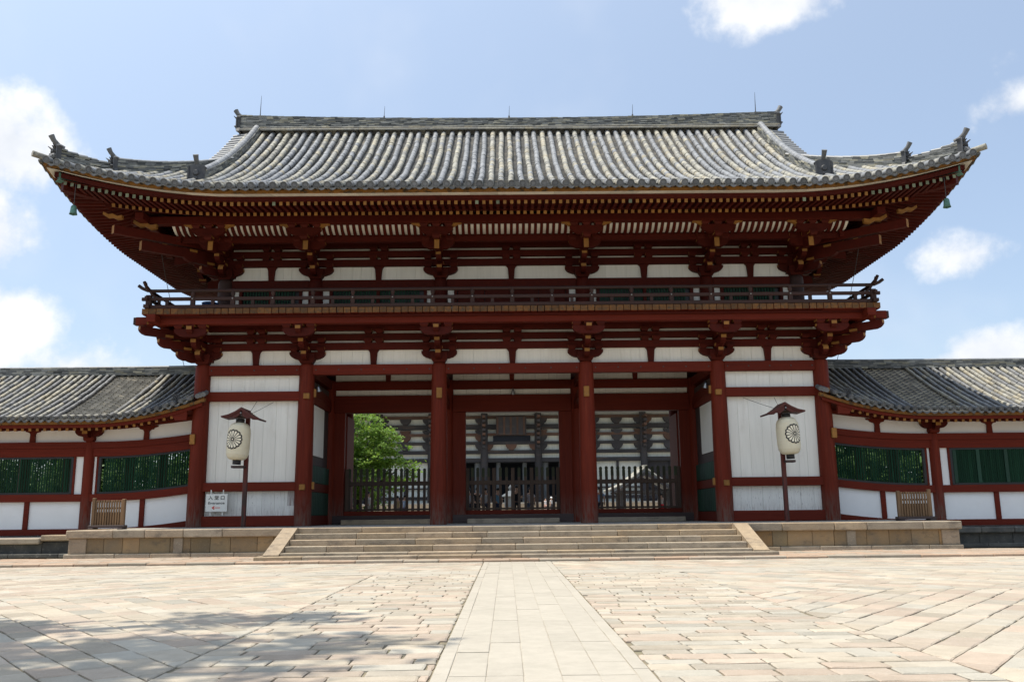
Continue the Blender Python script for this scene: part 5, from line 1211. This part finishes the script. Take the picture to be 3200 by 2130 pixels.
# ------------------------------------------------------------------ visitors beyond the fences
def skin_mesh(verts, edges, radii, name, sub=1):
    me = bpy.data.meshes.new(name); me.from_pydata(verts, edges, []); o = bpy.data.objects.new(name, me); COL.objects.link(o)
    o.modifiers.new('skin', 'SKIN'); 
    for i, r in enumerate(radii):
        r = r if isinstance(r, tuple) else (r, r); me.skin_vertices[0].data[i].radius = r
    me.skin_vertices[0].data[0].use_root = True
    sb_ = o.modifiers.new('sub', 'SUBSURF'); sb_.levels = sub; sb_.render_levels = sub
    bpy.context.view_layer.update(); out = bpy.data.meshes.new_from_object(o.evaluated_get(bpy.context.evaluated_depsgraph_get())); bpy.data.objects.remove(o)
    for p in out.polygons: p.use_smooth = True
    out.name = name; return out
PM = {}
def person_meshes(pose):
    """standing figure 1.6 m tall, facing -y; pose 0 relaxed, 1 arms raised forward, 2 mid-stride"""
    if pose in PM: return PM[pose]
    st_ = .16 if pose == 2 else 0
    elb = {0: (.0, 1.02), 1: (-.22, 1.08), 2: (-.10, 1.03)}[pose]; wr = {0: (-.04, .80), 1: (-.34, 1.25), 2: (-.22, .88)}[pose]; el2 = {0: (.02, 1.02), 1: (-.2, 1.06), 2: (.10, 1.03)}[pose]; wr2 = {0: (-.02, .79), 1: (-.36, 1.2), 2: (.12, .80)}[pose]
    V = [(0, 0, .86), (0, 0, 1.02), (0, 0, 1.20), (0, .01, 1.31), (0, .005, 1.38), (0, -.01, 1.46), (0, -.015, 1.56),
         (.17, 0, 1.28), (.21, elb[0]*.5, 1.14), (.23, elb[0], elb[1]), (.23, wr[0], wr[1]), (.225, wr[0]-.04, wr[1]-.09),
         (-.17, 0, 1.28), (-.21, el2[0]*.5, 1.14), (-.23, el2[0], el2[1]), (-.23, wr2[0], wr2[1]), (-.225, wr2[0]-.04, wr2[1]-.09),
         (.09, 0, .80), (.095, -st_*.6, .46), (.095, -st_*.9, .08), (.10, -st_*.9-.13, .03), (-.09, 0, .80), (-.095, st_*.5, .46), (-.095, st_*1.2, .09), (-.10, st_*1.2-.12, .03)]
    Ed = [(0, 1), (1, 2), (2, 3), (3, 4), (4, 5), (5, 6), (3, 7), (7, 8), (8, 9), (9, 10), (10, 11), (3, 12), (12, 13), (13, 14), (14, 15), (15, 16), (0, 17), (17, 18), (18, 19), (19, 20), (0, 21), (21, 22), (22, 23), (23, 24)]
    Rr = [(.14, .10), (.125, .09), (.145, .10), (.10, .075), .048, (.075, .088), (.072, .085), .06, .05, .042, .034, .03, .06, .05, .042, .034, .03, .082, .058, .042, .035, .082, .058, .042, .035]
    body = skin_mesh(V, Ed, Rr, 'person'); g = 1.14
    top = skin_mesh([V[i] for i in (1, 0, 2, 3, 7, 8, 12, 13)], [(0, 1), (0, 2), (2, 3), (3, 4), (4, 5), (3, 6), (6, 7)], [(.145, .11), (.155, .115), (.165, .12), (.118, .092), .078, .066, .078, .066], 'shirt')
    leg = skin_mesh([V[i] for i in (0, 17, 18, 19, 21, 22, 23)], [(0, 1), (1, 2), (2, 3), (0, 4), (4, 5), (5, 6)], [(.15, .11), .098, .073, .058, .098, .073, .058], 'trousers')
    hr = MB(); hr.lathe((0, .012), [(0, 1.645), (.05, 1.635), (.085, 1.60), (.098, 1.55), (.098, 1.50)], 12, 0, R(-20), R(200)); hr.lathe((0, .012), [(0, 1.645), (.05, 1.635), (.082, 1.60), (.088, 1.575)], 12, 0, R(200), R(340)); hair = hr.mesh('hair', m_hair)
    for m, mt in ((body, m_skin), (top, None), (leg, None)):
        m.materials.clear()
        if mt: m.materials.append(mt)
    PM[pose] = (body, top, leg, hair); return PM[pose]
CLO = {}
def cloth(c):
    if c not in CLO: CLO[c] = M('cloth_%d' % len(CLO), c, tuple(v*.8 for v in c), .85, (1, 1, 1), 9, 0)
    return CLO[c]
def person(x, y, z, rot, pose, h_, top, bot, label, extra=None):
    body, tm, lm, hm = person_meshes(pose); t = inst('person', body, None, (x, y, z), (0, 0, rot), (h_/1.62,)*3); tag(t, label, 'person', 'visitors beyond the gate')
    for nm, m, c in (('shirt', tm, top), ('trousers', lm, bot)):
        mm = m.copy(); mm.materials.append(cloth(c)); inst(nm, mm, t)
    inst('hair', hm, t)
    if extra == 'pack':
        MB().cbox(-.14, .14, .10, .26, .95, 1.33, .05).obj('backpack', cloth((.015, .015, .02)), t)
    if extra == 'hat': MB().lathe((0, 0), [(.22, 1.56), (.10, 1.585), (.095, 1.68), (0, 1.70)], 14).obj('hat', cloth((.7, .7, .68)), t)
    if extra == 'skirt': MB().lathe((0, 0), [(.15, .95), (.20, .70), (.23, .45)], 14).obj('skirt', cloth(bot), t)
    return t
P_, N_ = PL, math.pi
for a in ((-8.05, 12.6, P_, N_*.6, 0, 1.58, (.06, .07, .09), (.03, .03, .05), 'person in dark top behind the far left picket of the left fence'),
          (-7.15, 12.4, P_, N_*.5, 2, 1.50, (.5, .48, .45), (.5, .46, .4), 'person with a black backpack walking behind the left fence', 'pack'),
          (-5.75, 12.8, P_, N_, 0, 1.28, (.5, .38, .2), (.3, .25, .18), 'shorter person in a tan top behind the left fence'),
          (-5.35, 12.5, P_, N_*.8, 0, 1.32, (.45, .55, .7), (.1, .08, .14), 'shorter person in a pale blue top behind the left fence'),
          (-2.15, 12.3, P_, N_, 0, 1.62, (.55, .55, .58), (.04, .04, .06), 'person in pale shirt at the left edge of the centre gate'),
          (-1.75, 12.9, P_, N_*1.1, 1, 1.66, (.02, .02, .025), (.02, .02, .025), 'person all in black behind the left leaf of the centre gate'),
          (-1.32, 12.4, P_, N_*.9, 0, 1.63, (.5, .5, .52), (.03, .03, .05), 'person in white shirt behind the left leaf of the centre gate'),
          (-.70, 12.5, P_, N_*1.2, 0, 1.62, (.16, .32, .45), (.02, .03, .07), 'person in a light blue shirt left of the centre gate meeting post'),
          (.24, 12.3, P_, N_, 1, 1.74, (.012, .012, .016), (.02, .02, .025), 'broad person in black just right of the centre gate meeting post'),
          (.92, 12.6, P_, N_*.1, 0, 1.62, (.55, .52, .55), (.10, .12, .18), 'person in striped pale shirt facing the camera behind the right leaf', None),
          (4.42, 12.6, P_, N_*.9, 0, 1.62, (.25, .35, .5), (.03, .03, .05), 'person in blue shirt beside the right-hand passage column'),
          (7.55, 12.9, P_, N_*1.1, 0, 1.28, (.5, .42, .36), (.65, .02, .03), 'person in a red skirt behind the right fence', 'skirt'),
          (4.1, 68, 1.3, 0, 2, 1.6, (.6, .55, .55), (.5, .3, .25), 'distant small person in pale clothes seen low in the centre gate'),
          (4.85, 70, 1.4, N_*.3, 0, 1.6, (.5, .5, .5), (.05, .05, .06), 'distant person in a white sun hat seen low in the centre gate', 'hat')):
    person(*a)
